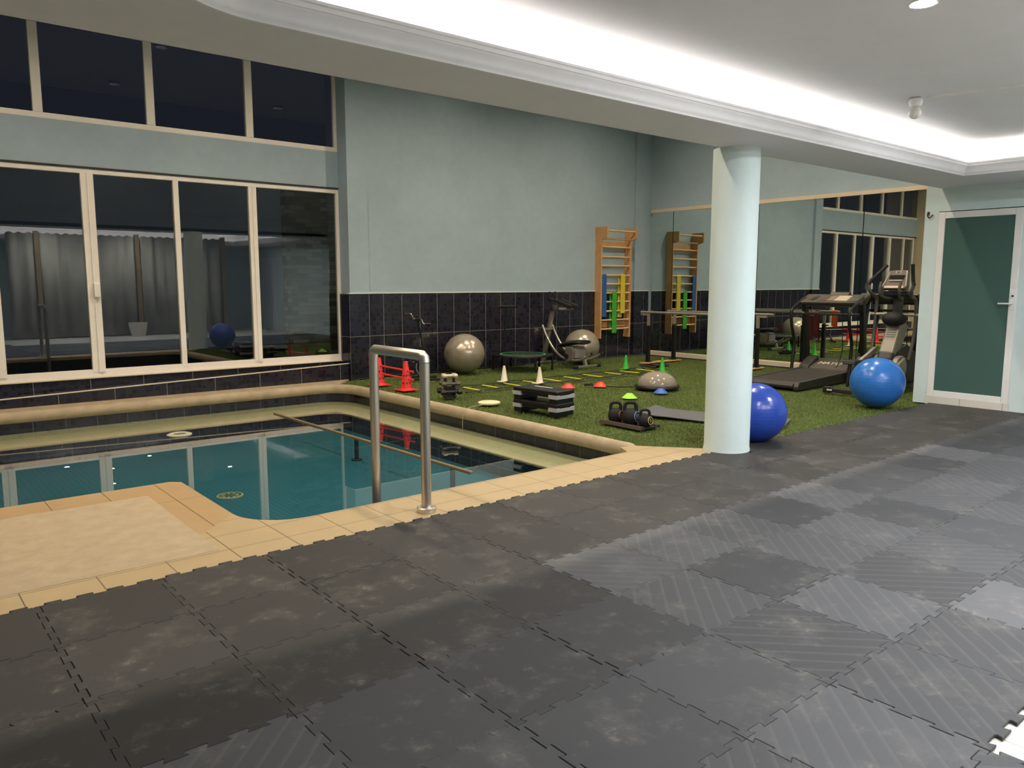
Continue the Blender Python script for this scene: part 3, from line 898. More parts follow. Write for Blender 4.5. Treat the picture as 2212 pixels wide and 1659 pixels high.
# ------------------------------------------------------------------ stacked step platforms
def step_platform(z, label):
    t = thing('step_platform', (5.80, 6.42, 0.003 + z), label, 'step platform', 0.10, 'stacked step platforms')
    L, Wd, Hh = 0.66, 0.30, 0.14
    m = MB(); m.box((0, 0, Hh - 0.0225), (Wd, L, 0.045)); m.build('deck', black_plastic, t, bevel=0.012, seg=3)
    m = MB(); m.box((0, 0.0, Hh - 0.06), (Wd - 0.05, L - 0.1, 0.03)); m.build('deck_underside', black_plastic, t)
    for s in (-1, 1):
        m = MB(); m.box((0, s * (L / 2 - 0.06), 0.0475), (Wd - 0.02, 0.11, 0.095)); f = m.build('foot', black_plastic, t, bevel=0.006)
        m = MB()
        prof = [(-0.152, 0.052), (0.152, 0.052), (0.152, 0.096), (0.10, 0.096), (0.085, 0.088), (-0.085, 0.088), (-0.10, 0.096), (-0.152, 0.096)]
        m.extr(prof, (0, s * (L / 2 - 0.058) - 0.0625, 0), (1, 0, 0), (0, 0, 1), (0, 1, 0), 0.125)
        m.build('foot_band', grey_plastic, f, bevel=0.003)
    return t
step_platform(0.0, 'lower black step platform with grey corner bands on the turf')
t = step_platform(0.14, 'upper black step platform with grey corner bands stacked on another')
m = MB(); m.box((0.06, 0.05, 0.1405), (0.03, 0.26, 0.002)); m.build('white_mark', M('white print', '#cfcac0', 0.5), t)

# ------------------------------------------------------------------ kettlebells on their tray
t = thing('kettlebell_tray', (5.96, 5.28, 0.003), 'black and brown tray under the three kettlebells', 'tray', -0.02)
MB().box((0, 0, 0.008), (0.20, 0.56, 0.016)).build('tray_floor', black_plastic, t, bevel=0.004)
for s in (-1, 1):
    m = MB(); m.extr([(-0.035, 0), (0.035, 0), (0.012, 0.034), (-0.018, 0.034)], (s * 0.115, -0.29, 0.0), (s * -1, 0, 0), (0, 0, 1), (0, 1, 0), 0.58)
    m.build('tray_rail', M('brown tray rail', '#3d2f24', 0.55), t, bevel=0.003)
def kettlebell(loc, r, body, colr, num, label, rz):
    t = thing('kettlebell', loc, label, 'kettlebell', rz, 'kettlebells on the tray')
    prof = [(r * 0.62, 0.0), (r * 0.85, r * 0.12), (r * 1.0, r * 0.62), (r * 0.99, r * 0.95), (r * 0.86, r * 1.38), (r * 0.62, r * 1.66), (r * 0.35, r * 1.78), (1e-5, r * 1.8)]
    pts = smooth_path([(p[0], 0, p[1]) for p in prof], 3)
    MB().lathe([(max(p.x, 1e-5), p.z) for p in pts], (0, 0, 0), 32).build('body', rubber_black, t, True)
    hw, h0, h1 = r * 0.60, r * 1.45, body
    # the handle arches across the tray's short side and reads wide from the front
    ang = 0.9
    ax, ay = math.cos(ang), -math.sin(ang)
    hp = smooth_path([(-hw * 1.06 * ax, -hw * 1.06 * ay, h0 - 0.02), (-hw * 1.10 * ax, -hw * 1.10 * ay, h0 + (h1 - h0) * 0.45), (-hw * 0.80 * ax, -hw * 0.80 * ay, h1 - 0.022), (0, 0, h1 - 0.014), (hw * 0.80 * ax, hw * 0.80 * ay, h1 - 0.022), (hw * 1.10 * ax, hw * 1.10 * ay, h0 + (h1 - h0) * 0.45), (hw * 1.06 * ax, hw * 1.06 * ay, h0 - 0.02)], 6)
    MB().tube(hp, r * 0.22, 14).build('handle', rubber_black, t, True)
    mt = M('kettlebell paint ' + num, colr, 0.5)
    face = Matrix.Translation((0, -r * 0.97, r * 0.9)) @ Matrix.Rotation(math.radians(84), 4, 'X')
    m = MB(); m.lathe([(1e-5, 0.004), (r * 0.6, 0.004), (r * 0.64, -0.03)], (0, 0, 0), 28)
    d = m.build('face_plate', rubber_black, t, True); d.matrix_local = face
    m = MB(); m.lathe([(r * 0.56, 0.004), (r * 0.56, 0.0062), (r * 0.61, 0.0062), (r * 0.61, 0.0)], (0, 0, 0), 32, ring=True)
    d = m.build('face_ring', mt, t); d.matrix_local = face
    d = text(num, mt, r * 0.75, t, face @ Matrix.Translation((0, 0, 0.0055)))
    return t
kettlebell((5.95, 5.46, 0.02), 0.078, 0.213, '#c2453c', '10', 'black kettlebell with red number 10 at the left of its tray', 0.12)
kettlebell((5.97, 5.275, 0.02), 0.088, 0.232, '#9db4dd', '15', 'tallest black kettlebell with pale blue number 15', 0.12)
kettlebell((5.98, 5.09, 0.02), 0.066, 0.178, '#d8cf6a', '5', 'smallest black kettlebell with yellow number 5', 0.12)

# ------------------------------------------------------------------ dumbbells on their pyramid rack
t = thing('dumbbell_rack', (5.64, 8.01, 0.003), 'black pyramid rack holding six small dumbbells by the pool', 'dumbbell rack', -0.35)
m = MB()
prof = [(-0.085, 0), (0.085, 0), (0.08, 0.05), (0.055, 0.06), (0.052, 0.15), (0.036, 0.16), (0.034, 0.24), (0.018, 0.262), (-0.018, 0.262), (-0.034, 0.24), (-0.036, 0.16), (-0.052, 0.15), (-0.055, 0.06), (-0.08, 0.05)]
for s in (-0.055, 0.055):
    m2 = MB(); m2.extr(prof, (s - 0.012, 0, 0), (0, 1, 0), (0, 0, 1), (1, 0, 0), 0.024); m2.build('rack_side', black_plastic, t, bevel=0.004)
m = MB(); m.box((0, 0, 0.03), (0.10, 0.16, 0.03)); m.box((0, 0, 0.12), (0.10, 0.08, 0.05)); m.build('rack_core', black_plastic, t)
a, nrm = Vector((math.cos(-0.35), math.sin(-0.35), 0)), Vector((-math.sin(-0.35), math.cos(-0.35), 0))
def dumbbell(zc, off, L, r, mt, label):
    p = Vector((5.64, 8.01, 0.003 + zc)) + nrm * off
    t = thing('dumbbell', p, label, 'dumbbell', -0.35, 'dumbbells on the pyramid rack')
    MB().cyl((-L / 2 + 0.02, 0, 0), (L / 2 - 0.02, 0, 0), r * 0.5, n=14).build('grip', mt, t, True)
    for s in (-1, 1):
        m = MB(); m.tube([(s * (L / 2 - 0.055), 0, 0), (s * (L / 2 - 0.047), 0, 0), (s * (L / 2 - 0.008), 0, 0), (s * L / 2, 0, 0)], [r * 0.85, r, r, r * 0.85], 6)
        m.build('head', mt, t)
    return t
w_ = M('cream vinyl dumbbell', '#cdbfa6', 0.5); g_ = M('grey vinyl dumbbell', '#55524b', 0.5); k_ = M('black vinyl dumbbell', '#1b1a19', 0.5)
dumbbell(0.285, -0.030, 0.19, 0.027, w_, 'cream dumbbell on the rack top facing the pool')
dumbbell(0.285, 0.030, 0.19, 0.027, w_, 'cream dumbbell on the rack top facing the tiled wall')
dumbbell(0.188, -0.068, 0.235, 0.033, g_, 'grey dumbbell on the middle rack level facing the pool')
dumbbell(0.188, 0.068, 0.235, 0.033, g_, 'grey dumbbell on the middle rack level facing the tiled wall')
dumbbell(0.088, -0.090, 0.27, 0.038, k_, 'black dumbbell on the lowest rack level facing the pool')
dumbbell(0.088, 0.090, 0.27, 0.038, k_, 'black dumbbell on the lowest rack level facing the tiled wall')

# ------------------------------------------------------------------ exercise mat on the turf
def yoga():
    m = MB(); L, Wd = 1.50, 0.58; n = 24
    top, bot = [], []
    for i in range(n + 1):
        u = i / n * L
        z = 0.009 + 0.035 * math.exp(-(u / 0.10) ** 2) + 0.006 * math.sin(u * 7)
        for v in (0, Wd / 2, Wd):
            top.append((u, v, z + 0.006 + 0.004 * math.sin(u * 5 + v * 6)))
    bot = [(x, y, z - 0.008) for x, y, z in top]
    vs = top + bot; k0 = len(top); fs = []
    for i in range(n):
        for j in range(2):
            a = i * 3 + j
            fs += [(a, a + 1, a + 4, a + 3), (k0 + a, k0 + a + 3, k0 + a + 4, k0 + a + 1)]
        fs += [(i * 3, i * 3 + 3, k0 + i * 3 + 3, k0 + i * 3), (i * 3 + 2, k0 + i * 3 + 2, k0 + i * 3 + 5, i * 3 + 5)]
    fs += [(0, k0, k0 + 1, 1), (1, k0 + 1, k0 + 2, 2), (n * 3, n * 3 + 1, k0 + n * 3 + 1, k0 + n * 3), (n * 3 + 1, n * 3 + 2, k0 + n * 3 + 2, k0 + n * 3 + 1)]
    return m.add(vs, fs)
k = NT('grey foam mat')
k.b.inputs['Base Color'].default_value = lin('#54575a'); k.b.inputs['Roughness'].default_value = 0.7
w = k.n('ShaderNodeTexWave', wave_type='RINGS', Scale=14.0, Distortion=2.0); k.l(k.pos(), w.inputs['Vector'])
k.bump(w.outputs['Fac'], 0.3, 0.004)
o = yoga().build('exercise_mat', k.m, smooth=True)
o.location = (6.44, 5.56, 0.0); o.rotation_euler = (0, 0, math.radians(-67))
tag(o, 'grey foam exercise mat lying on the turf behind the column', 'exercise mat')

# ------------------------------------------------------------------ wall bars and hanging bands
t = thing('wall_bars', (11.3, 10.5, 0), 'wooden wall bars mounted on the back wall corner', 'wall bars')
for x in (10.893 - 11.3, 11.72 - 11.3):
    prof = [(0.085, 0.385), (0.085, 2.50), (-0.23, 2.50), (-0.23, 2.30), (-0.08, 2.26), (-0.08, 0.385)]
    m = MB(); m.extr(prof, (x - 0.016, 0, 0), (0, 1, 0), (0, 0, 1), (1, 0, 0), 0.032); m.build('upright', beech, t, bevel=0.003)
for y, z in ((-0.19, 2.43), (-0.085, 2.285)) + tuple((-0.055, z) for z in (2.13, 1.944, 1.773, 1.593, 1.426, 1.256, 1.085, 0.905, 0.733, 0.561)):
    MB().cyl((-0.40, y, z), (0.415, y, z), 0.017, n=14).build('rung', beech_light, t, True)
for z in (2.19, 0.64):
    m = MB(); m.box((0.0065, 0.06, z), (0.80, 0.022, 0.11)); m.build('cross_board', beech, t, bevel=0.003)
def band(x, wd, ztop, zf, zb, mt, label, y=-0.055, base=(11.3, 10.5)):
    """latex band folded over a rung: front tail to zf, back tail to zb"""
    pts = [(y - 0.024, zf), (y - 0.022, (zf + ztop) / 2), (y - 0.022, ztop)] + [(y - 0.021 * math.cos(a), ztop + 0.021 * math.sin(a)) for a in (0.5, 1.2, PI / 2, 1.95, 2.65)] + [(y + 0.022, ztop), (y + 0.028, zb)]
    m = MB(); n = len(pts); vs = []
    for i, (yy, zz) in enumerate(pts):
        sx = 0.03 * (i / (n - 1)) if i > 4 else 0
        vs += [(x - wd / 2 - sx, yy, zz), (x + wd / 2 - sx, yy, zz)]
    m.add(vs, [(2 * i, 2 * i + 1, 2 * i + 3, 2 * i + 2) for i in range(n - 1)])
    o = m.build('resistance_band', mt)
    sd = o.modifiers.new('thick', 'SOLIDIFY'); sd.thickness = 0.004; sd.offset = 0
    o.location = (base[0], base[1], 0)
    return tag(o, label, 'resistance band', 'latex bands hung on the wall bars')
band(-0.325, 0.125, 1.593, 0.80, 0.95, band_blue, 'blue latex band hanging on the wall bars', )
band(0.20, 0.125, 1.593, 0.86, 0.78, band_yellow, 'yellow latex band hanging on the wall bars')
band(-0.03, 0.13, 1.256, 0.48, 0.52, band_green, 'green latex band hanging lowest on the wall bars')

# ------------------------------------------------------------------ parallel bars
t = thing('parallel_bars', (11.27, 8.35, 0.0), 'parallel walking bars on black posts in front of the mirror', 'parallel bars')
for x in (-0.36, 0.37):
    MB().tube([(x + (0.02 if x > 0 else 0), 1.08, 0.925), (x, -1.16, 0.925)], 0.021, 14).build('rail', alu, t, True)
for y in (0.90, -0.87):
    MB().box((0.01, y, 0.012), (1.02, 0.14, 0.022)).build('base_plank', ply, t, bevel=0.004)
    for x in (-0.36, 0.37):
        m = MB(); m.box((x, y, 0.36), (0.06, 0.06, 0.66)); m.cyl((x - 0.03, y - 0.04, 0.66), (x - 0.08, y - 0.04, 0.66), 0.014, n=10)
        m.box((x, y, 0.036), (0.13, 0.11, 0.01)); p = m.build('post', black_metal, t, bevel=0.003)
        m = MB(); m.box((x, y, 0.78), (0.045, 0.045, 0.25)); m.box((x, y + (0.07 if y > 0 else -0.07), 0.885), (0.04, 0.20, 0.035)); m.build('post_top', alu, p, bevel=0.003)
o = MB().tube(smooth_path([(10.945, 9.02, 0.945), (10.94, 9.02, 0.80), (10.96, 9.03, 0.62), (11.02, 9.0, 0.52)], 5), 0.010, 8).build('skipping_rope', rubber_black, smooth=True)
tag(o, 'black rope hanging from the parallel bars near the corner', 'rope')
o = MB().tube(smooth_path([(10.93, 9.20, 0.97), (10.90, 9.17, 0.78), (10.89, 9.17, 0.55)], 5), 0.032, 8, True, 0.4).build('hanging_strap', rubber_black, smooth=True)
tag(o, 'black strap draped over the parallel bar end by the corner', 'strap')
def bar_band(y, wd, zf, mt, label):
    m = MB(); x0 = 10.91
    pts = [(x0 - 0.027, zf)] + [(x0 - 0.026 * math.cos(a), 0.925 + 0.026 * math.sin(a)) for a in (0, 0.7, PI / 2, 2.4, PI)] + [(x0 + 0.027, zf + 0.03)]
    vs = []
    for px, pz in pts: vs += [(px, y - wd / 2, pz), (px, y + wd / 2, pz)]
    m.add(vs, [(2 * i, 2 * i + 1, 2 * i + 3, 2 * i + 2) for i in range(len(pts) - 1)])
    o = m.build('resistance_band', mt); sd = o.modifiers.new('thick', 'SOLIDIFY'); sd.thickness = 0.004; sd.offset = 0
    return tag(o, label, 'resistance band', 'latex bands hung on the parallel bars')
bar_band(7.28, 0.09, 0.63, band_orange, 'orange latex band on the parallel bar seen in the mirror')
bar_band(7.62, 0.07, 0.42, band_red, 'dark red latex band on the parallel bar seen in the mirror')
bar_band(7.74, 0.05, 0.38, band_red, 'narrow dark red latex band beside the wider one in the mirror')

# ------------------------------------------------------------------ mini trampoline
t = thing('mini_trampoline', (8.50, 9.93, 0.003), 'round black mini trampoline with green ring and T handle', 'trampoline')
RT = 0.50; ZR = 0.245
MB().tube([(RT * math.cos(2 * PI * i / 40), RT * math.sin(2 * PI * i / 40), ZR) for i in range(41)], 0.014, 10, False).build('rim', black_metal, t, True)
MB().lathe([(0.34, ZR + 0.004), (0.37, ZR + 0.012), (RT - 0.01, ZR + 0.012), (RT + 0.012, ZR - 0.01)], (0, 0, 0), 48, ring=True).build('spring_cover', black_plastic, t, True)
MB().lathe([(1e-5, ZR + 0.002), (0.365, ZR + 0.002), (0.365, ZR - 0.004), (1e-5, ZR - 0.004)], (0, 0, 0), 48).build('jumping_mat', M('dark woven mat', '#2b2723', 0.7), t)
MB().lathe([(0.355, ZR + 0.0125), (0.355, ZR + 0.016), (0.388, ZR + 0.016), (0.388, ZR + 0.0125)], (0, 0, 0), 48, ring=True).build('green_ring', M('green trim', '#3d9f62', 0.5), t)
m = MB(); m.beam((-0.05, -0.08, ZR + 0.004), (0.06, 0.06, ZR + 0.004), 0.03, 0.002); m.build('green_mark', M('dark green print', '#2c5f3e', 0.6), t)
for i in range(6):
    a_ = 2 * PI * i / 6 + 0.25
    m = MB(); m.cyl((RT * math.cos(a_), RT * math.sin(a_), 0.0), (RT * math.cos(a_), RT * math.sin(a_), ZR), 0.018, n=12)
    m.cyl((RT * math.cos(a_), RT * math.sin(a_), 0.0), (RT * math.cos(a_), RT * math.sin(a_), 0.05), 0.023, n=12); m.build('leg', black_metal, t, True)
a_ = math.radians(140)
MB().tube([(-0.07, 0.49, 0.01), (-0.05, 0.46, 0.35), (-0.01, 0.40, 1.045)], 0.016, 12).build('handle_post', black_metal, t, True)
MB().tube([(-0.01 - 0.117, 0.40 + 0.097, 1.045), (-0.01 + 0.117, 0.40 - 0.097, 1.045)], 0.02, 12).build('handle_grip', rubber_black, t, True)

# ------------------------------------------------------------------ pedal exerciser with hand cranks
t = thing('pedal_exerciser', (6.42, 9.86, 0.003), 'black pedal exerciser with chrome hand cranks by the tiled wall', 'exerciser', -0.69)
for y, L in ((0.17, 0.34), (-0.17, 0.50)):
    m = MB(); m.box((0.03, y, 0.018), (L, 0.035, 0.03)); p = m.build('base_bar', black_metal, t, bevel=0.006)
    for s in (-1, 1):
        m = MB(); m.box((0.03 + s * L / 2, y, 0.018), (0.05, 0.045, 0.036)); m.build('end_cap', rubber_black, p, bevel=0.008)
MB().tube(smooth_path([(0.02, -0.17, 0.03), (-0.06, -0.1, 0.16), (-0.05, 0, 0.26), (0, 0.1, 0.28), (0.04, 0.17, 0.03)], 5), 0.02, 10).build('frame', black_metal, t, True)
m = MB(); m.box((-0.03, 0.02, 0.25), (0.09, 0.12, 0.10)); m.build('lower_gear', black_plastic, t, bevel=0.015)
for s in (-1, 1):
    m = MB(); m.tube([(-0.03 + s * 0.05, 0.02, 0.25), (-0.03 + s * 0.07, 0.02 + s * 0.08, 0.27)], 0.008, 8); c = m.build('pedal_crank', chrome, t, True)
    m = MB(); m.box((-0.03 + s * 0.13, 0.02 + s * 0.08, 0.27), (0.10, 0.07, 0.02)); m.build('pedal', black_plastic, c, bevel=0.004)
MB().tube([(0.03, 0.08, 0.28), (0.01, 0.05, 0.6), (-0.04, 0.02, 0.89)], 0.014, 12).build('mast', black_metal, t, True)
m = MB(); m.box((-0.0, 0.05, 0.47), (0.06, 0.035, 0.05)); m.build('mast_knob', black_plastic, t, bevel=0.008)
m = MB(); m.box((-0.04, 0.02, 0.90), (0.075, 0.06, 0.06)); m.lathe([(0.018, 0.93), (0.026, 0.96), (1e-5, 0.975)], (-0.05, 0.02, 0), 12); m.build('upper_gear', black_plastic, t, bevel=0.01)
MB().tube(smooth_path([(-0.07, 0.02, 0.905), (-0.10, 0.02, 0.915), (-0.125, 0.02, 0.96), (-0.145, 0.02, 0.985), (-0.16, 0.02, 0.985)], 4), 0.009, 10).build('hand_crank', chrome, t, True)
MB().tube(smooth_path([(-0.01, 0.02, 0.905), (0.015, 0.02, 0.90), (0.035, 0.02, 0.855), (0.055, 0.02, 0.832), (0.07, 0.02, 0.832)], 4), 0.009, 10).build('hand_crank', chrome, t, True)
gr = M('dark red grip', '#3a1d1c', 0.6)
MB().cyl((-0.155, 0.02, 0.985), (-0.245, 0.02, 0.978), 0.014, n=12).build('hand_grip', gr, t, True)
MB().cyl((0.065, 0.02, 0.832), (0.155, 0.02, 0.836), 0.014, n=12).build('hand_grip', gr, t, True)

# ------------------------------------------------------------------ curved rail abdominal trainer
t = thing('abdominal_trainer', (9.42, 9.9, 0.003), 'silver abdominal trainer with curved rails and black seat', 'exercise machine')
m = MB(); m.box((0.12, 0.58, 0.02), (0.48, 0.05, 0.035)); m.build('rear_foot', silver, t, bevel=0.006)
m = MB(); m.box((0.02, -0.56, 0.035), (0.52, 0.05, 0.035)); f = m.build('front_foot', silver, t, bevel=0.006)
for s in (-1, 1):
    m = MB(); m.box((0.02 + s * 0.27, -0.56, 0.03), (0.09, 0.06, 0.05)); m.build('foot_cap', rubber_black, f, bevel=0.01)
MB().beam((0.0, -0.55, 0.04), (0.0, -0.50, 0.20), 0.05, 0.05).build('front_stem', silver, t, bevel=0.004)
MB().beam((0.04, 0.58, 0.03), (0.06, 0.34, 1.02), 0.06, 0.07).build('upright', silver, t, bevel=0.006)
MB().beam((-0.10, 0.40, 0.63), (0.14, 0.40, 0.63), 0.03, 0.03).build('rail_bracket', silver, t)
for x in (-0.125, 0.115):
    pts = smooth_path([(x, 0.42, 0.70), (x, 0.30, 0.50), (x, 0.10, 0.28), (x, -0.15, 0.15), (x, -0.45, 0.135), (x, -0.68, 0.20), (x, -0.80, 0.27)], 6)
    r = MB().tube(pts, 0.021, 12).build('curved_rail', silver, t, True)
    MB().cyl((x, -0.80, 0.27), (x, -0.825, 0.285), 0.026, n=12).build('rail_stop', rubber_black, r, True)
m = MB(); m.extr([(-0.13, 0.13), (0.02, 0.10), (0.05, 0.16), (0.05, 0.36), (-0.10, 0.36), (-0.16, 0.30)], (-0.16, -0.25, 0.0), (0, 1, 0), (0, 0, 1), (1, 0, 0), 0.03)
m.box((0.0, -0.28, 0.345), (0.30, 0.16, 0.03))
m.extr([(-0.13, 0.13), (0.02, 0.10), (0.05, 0.16), (0.05, 0.36), (-0.10, 0.36), (-0.16, 0.30)], (0.13, -0.25, 0.0), (0, 1, 0), (0, 0, 1), (1, 0, 0), 0.03)
c = m.build('carriage', silver, t, bevel=0.008)
m = MB(); m.cyl((-0.19, -0.25, 0.20), (-0.155, -0.25, 0.20), 0.042, n=18); m.cyl((-0.20, -0.25, 0.20), (-0.15, -0.25, 0.20), 0.014, n=10); m.build('carriage_wheel', rubber_black, c, True)
m = MB(); m.box((0.0, -0.33, 0.25), (0.25, 0.20, 0.17)); m.build('weight_plate', M('satin grey plate', '#85817a', 0.4), c, bevel=0.01)
m = MB()
sp = smooth_path([(0.02, 0.02, 0.355), (0.02, -0.12, 0.40), (0.02, -0.35, 0.435), (0.02, -0.52, 0.44)], 5)
m.tube(sp, [0.10] + [0.17] * (len(sp) - 2) + [0.13], 14, True, 0.24)
m.build('seat', rubber_black, t, True)
# console with elbow pads and grips
m = MB(); m.box((0.24, 0.24, 0.985), (0.36, 0.14, 0.05), 0.1); m.build('console', M('brown grey console', '#77706a', 0.45), t, bevel=0.02, seg=3)
m = MB(); m.lathe([(0.07, 0), (0.075, 0.03), (0.06, 0.09), (0.03, 0.10)], (0.05, 0.3, 0.96), 16, 1, 1.2); m.build('joint_cover', dark_grey, t, True)
for x in (0.14, 0.28):
    m = MB(); m.beam((x + 0.15, 0.10, 1.02), (x - 0.03, 0.36, 1.15), 0.10, 0.065); e = m.build('elbow_pad', rubber_black, t, bevel=0.02, seg=3)
    MB().tube(smooth_path([(x - 0.02, 0.34, 1.12), (x - 0.08, 0.42, 1.16), (x - 0.09, 0.43, 1.20), (x - 0.085, 0.43, 1.29)], 5), 0.018, 12).build('grip', rubber_black, e, True)

# ------------------------------------------------------------------ treadmill
t = thing('treadmill', (9.63, 5.54, 0.003), 'black treadmill facing the mirror between column and blue ball', 'treadmill', math.radians(2))
LB, WB = 2.02, 0.84
m = MB(); m.extr([(0.0, 0.0), (0.0, 0.05), (0.05, 0.11), (LB, 0.16), (LB, 0.05), (LB - 0.1, 0.0)], (0, 0.0, 0.0), (1, 0, 0), (0, 0, 1), (0, 1, 0), 0.07); m.build('side_rail', dark_grey, t, bevel=0.008)
m = MB(); m.extr([(0.0, 0.0), (0.0, 0.05), (0.05, 0.11), (LB, 0.16), (LB, 0.05), (LB - 0.1, 0.0)], (0, WB - 0.07, 0.0), (1, 0, 0), (0, 0, 1), (0, 1, 0), 0.07); m.build('side_rail', dark_grey, t, bevel=0.008)
belt = M('dark brown running belt', '#2d2622', 0.6)
m = MB(); m.extr([(0.03, 0.04), (0.035, 0.085), (0.07, 0.105), (LB - 0.3, 0.145), (LB - 0.3, 0.06)], (0, 0.07, 0.0), (1, 0, 0), (0, 0, 1), (0, 1, 0), WB - 0.14); m.build('running_belt', belt, t, bevel=0.01)
m = MB(); m.cyl((0.02, 0.07, 0.05), (0.02, WB - 0.07, 0.05), 0.035, n=16); m.build('rear_roller', dark_grey, t, True)
hood = M('brown grey hood plastic', '#423a32', 0.45)
m = MB(); m.extr([(LB - 0.42, 0.12), (LB - 0.40, 0.165), (LB - 0.08, 0.265), (LB + 0.10, 0.26), (LB + 0.16, 0.16), (LB + 0.14, 0.03), (LB - 0.35, 0.03)], (0, 0.04, 0.0), (1, 0, 0), (0, 0, 1), (0, 1, 0), WB - 0.08); h_ = m.build('motor_hood', hood, t, bevel=0.015, seg=3)
nrm_ = Matrix.Translation((LB - 0.235, WB / 2 + 0.02, 0.219)) @ Matrix.Rotation(math.radians(-90), 4, 'Z') @ Matrix.Rotation(math.radians(17.4), 4, 'X')
text('HAYO', M('cream logo print', '#d3c19f', 0.5), 0.13, h_, nrm_, 'logo', 0.002, 0.2)
m = MB(); m.extr([(LB - 0.45, 0.13), (LB - 0.42, 0.19), (LB - 0.16, 0.31), (LB - 0.10, 0.29), (LB - 0.12, 0.13)], (0, WB - 0.16, 0.0), (1, 0, 0), (0, 0, 1), (0, 1, 0), 0.16); m.build('side_cover', dark_grey, t, bevel=0.012)
m = MB(); m.extr([(LB - 0.45, 0.13), (LB - 0.42, 0.19), (LB - 0.16, 0.31), (LB - 0.10, 0.29), (LB - 0.12, 0.13)], (0, 0.0, 0.0), (1, 0, 0), (0, 0, 1), (0, 1, 0), 0.10); m.build('side_cover', dark_grey, t, bevel=0.012)
for y in (-0.03, WB + 0.03):
    u_ = MB().beam((LB - 0.10, y, 0.0), (LB - 0.28, y, 1.20), 0.07, 0.09).build('upright', black_metal, t, bevel=0.008)
    pts = smooth_path([(LB - 0.26, y, 1.22), (LB - 0.40, y, 1.17), (LB - 0.62, y, 1.07), (LB - 0.68, y, 1.0), (LB - 0.66, y, 0.82), (LB - 0.58, y, 0.62), (LB - 0.56, y, 0.45), (LB - 0.62, y, 0.02)], 6)
    MB().tube(pts, 0.024, 12).build('handrail', black_metal, t, True)
MB().cyl((LB - 0.34, -0.03, 0.98), (LB - 0.34, WB + 0.03, 0.98), 0.022, n=14).build('cross_bar', M('dark bar', '#4a4540', 0.3, 0.5), t, True)
m = MB(); m.extr([(LB - 0.44, 1.12), (LB - 0.46, 1.16), (LB - 0.12, 1.275), (LB - 0.06, 1.25), (LB - 0.20, 1.13)], (0, -0.06, 0), (1, 0, 0), (0, 0, 1), (0, 1, 0), WB + 0.12); c = m.build('console', hood, t, bevel=0.012)
def on_console(y0, y1, a0, a1, mt, nm):
    q = [Vector((LB - 0.46 + 0.34 * a, 0, 1.16 + 0.115 * a)) + Vector((-0.32, 0, 0.95)).normalized() * 0.003 for a in (a0, a1)]
    m = MB(); m.add([(q[0].x, y0, q[0].z), (q[0].x, y1, q[0].z), (q[1].x, y1, q[1].z), (q[1].x, y0, q[1].z)], [(0, 1, 2, 3)])
    o = m.build(nm, mt, c); sd = o.modifiers.new('thick', 'SOLIDIFY'); sd.thickness = 0.004; sd.offset = 0
on_console(0.16, 0.36, 0.2, 0.8, M('cream print panel', '#b5a98f', 0.5), 'print_panel')
on_console(0.37, 0.47, 0.2, 0.8, M('tan print panel', '#7a6a58', 0.5), 'print_panel')
on_console(0.48, 0.56, 0.2, 0.6, M('maroon print panel', '#5a2c2c', 0.5), 'print_panel')
on_console(-0.02, 0.14, 0.15, 0.85, black_plastic, 'tray_recess')
on_console(0.66, 0.74, 0.25, 0.75, black_plastic, 'cup_recess')
m = MB(); m.extr([(LB - 0.16, 1.262), (LB - 0.12, 1.31), (LB - 0.08, 1.31), (LB - 0.05, 1.25)], (0, 0.24, 0), (1, 0, 0), (0, 0, 1), (0, 1, 0), 0.30); m.build('book_rest', hood, c, bevel=0.01)
MB().tube(smooth_path([(LB - 0.36, 0.22, 1.08), (LB - 0.37, 0.21, 0.75), (LB - 0.36, 0.20, 0.45), (LB - 0.42, 0.22, 0.24), (LB - 0.46, 0.24, 0.18)], 5), 0.007, 8).build('power_cord', rubber_black, t, True)
m = MB(); m.box((LB - 0.36, WB / 2, 1.11), (0.12, WB - 0.10, 0.05)); m.build('console_underside', dark_grey, c, bevel=0.01)

# ------------------------------------------------------------------ elliptical trainer
t = thing('elliptical_trainer', (10.75, 4.86, 0.003), 'silver and black elliptical trainer beside the door wall corner', 'elliptical trainer', 0.0)
m = MB(); m.box((-0.93, 0.05, 0.04), (0.08, 0.62, 0.06)); f = m.build('rear_foot', dark_grey, t, bevel=0.012)
for s in (-1, 1):
    m = MB(); m.box((-0.93, 0.05 + s * 0.30, 0.04), (0.12, 0.10, 0.08)); q = m.build('foot_cap', rubber_black, f, bevel=0.012)
m = MB(); m.box((-0.995, 0.30, 0.045), (0.006, 0.07, 0.018)); m.build('white_stripe', white_pl, f)
MB().beam((-0.93, 0.0, 0.06), (0.55, -0.02, 0.08), 0.09, 0.06).build('base_rail', dark_grey, t, bevel=0.01)
m = MB(); m.box((0.55, 0.0, 0.035), (0.08, 0.58, 0.05)); m.build('front_foot', silver, t, bevel=0.01)
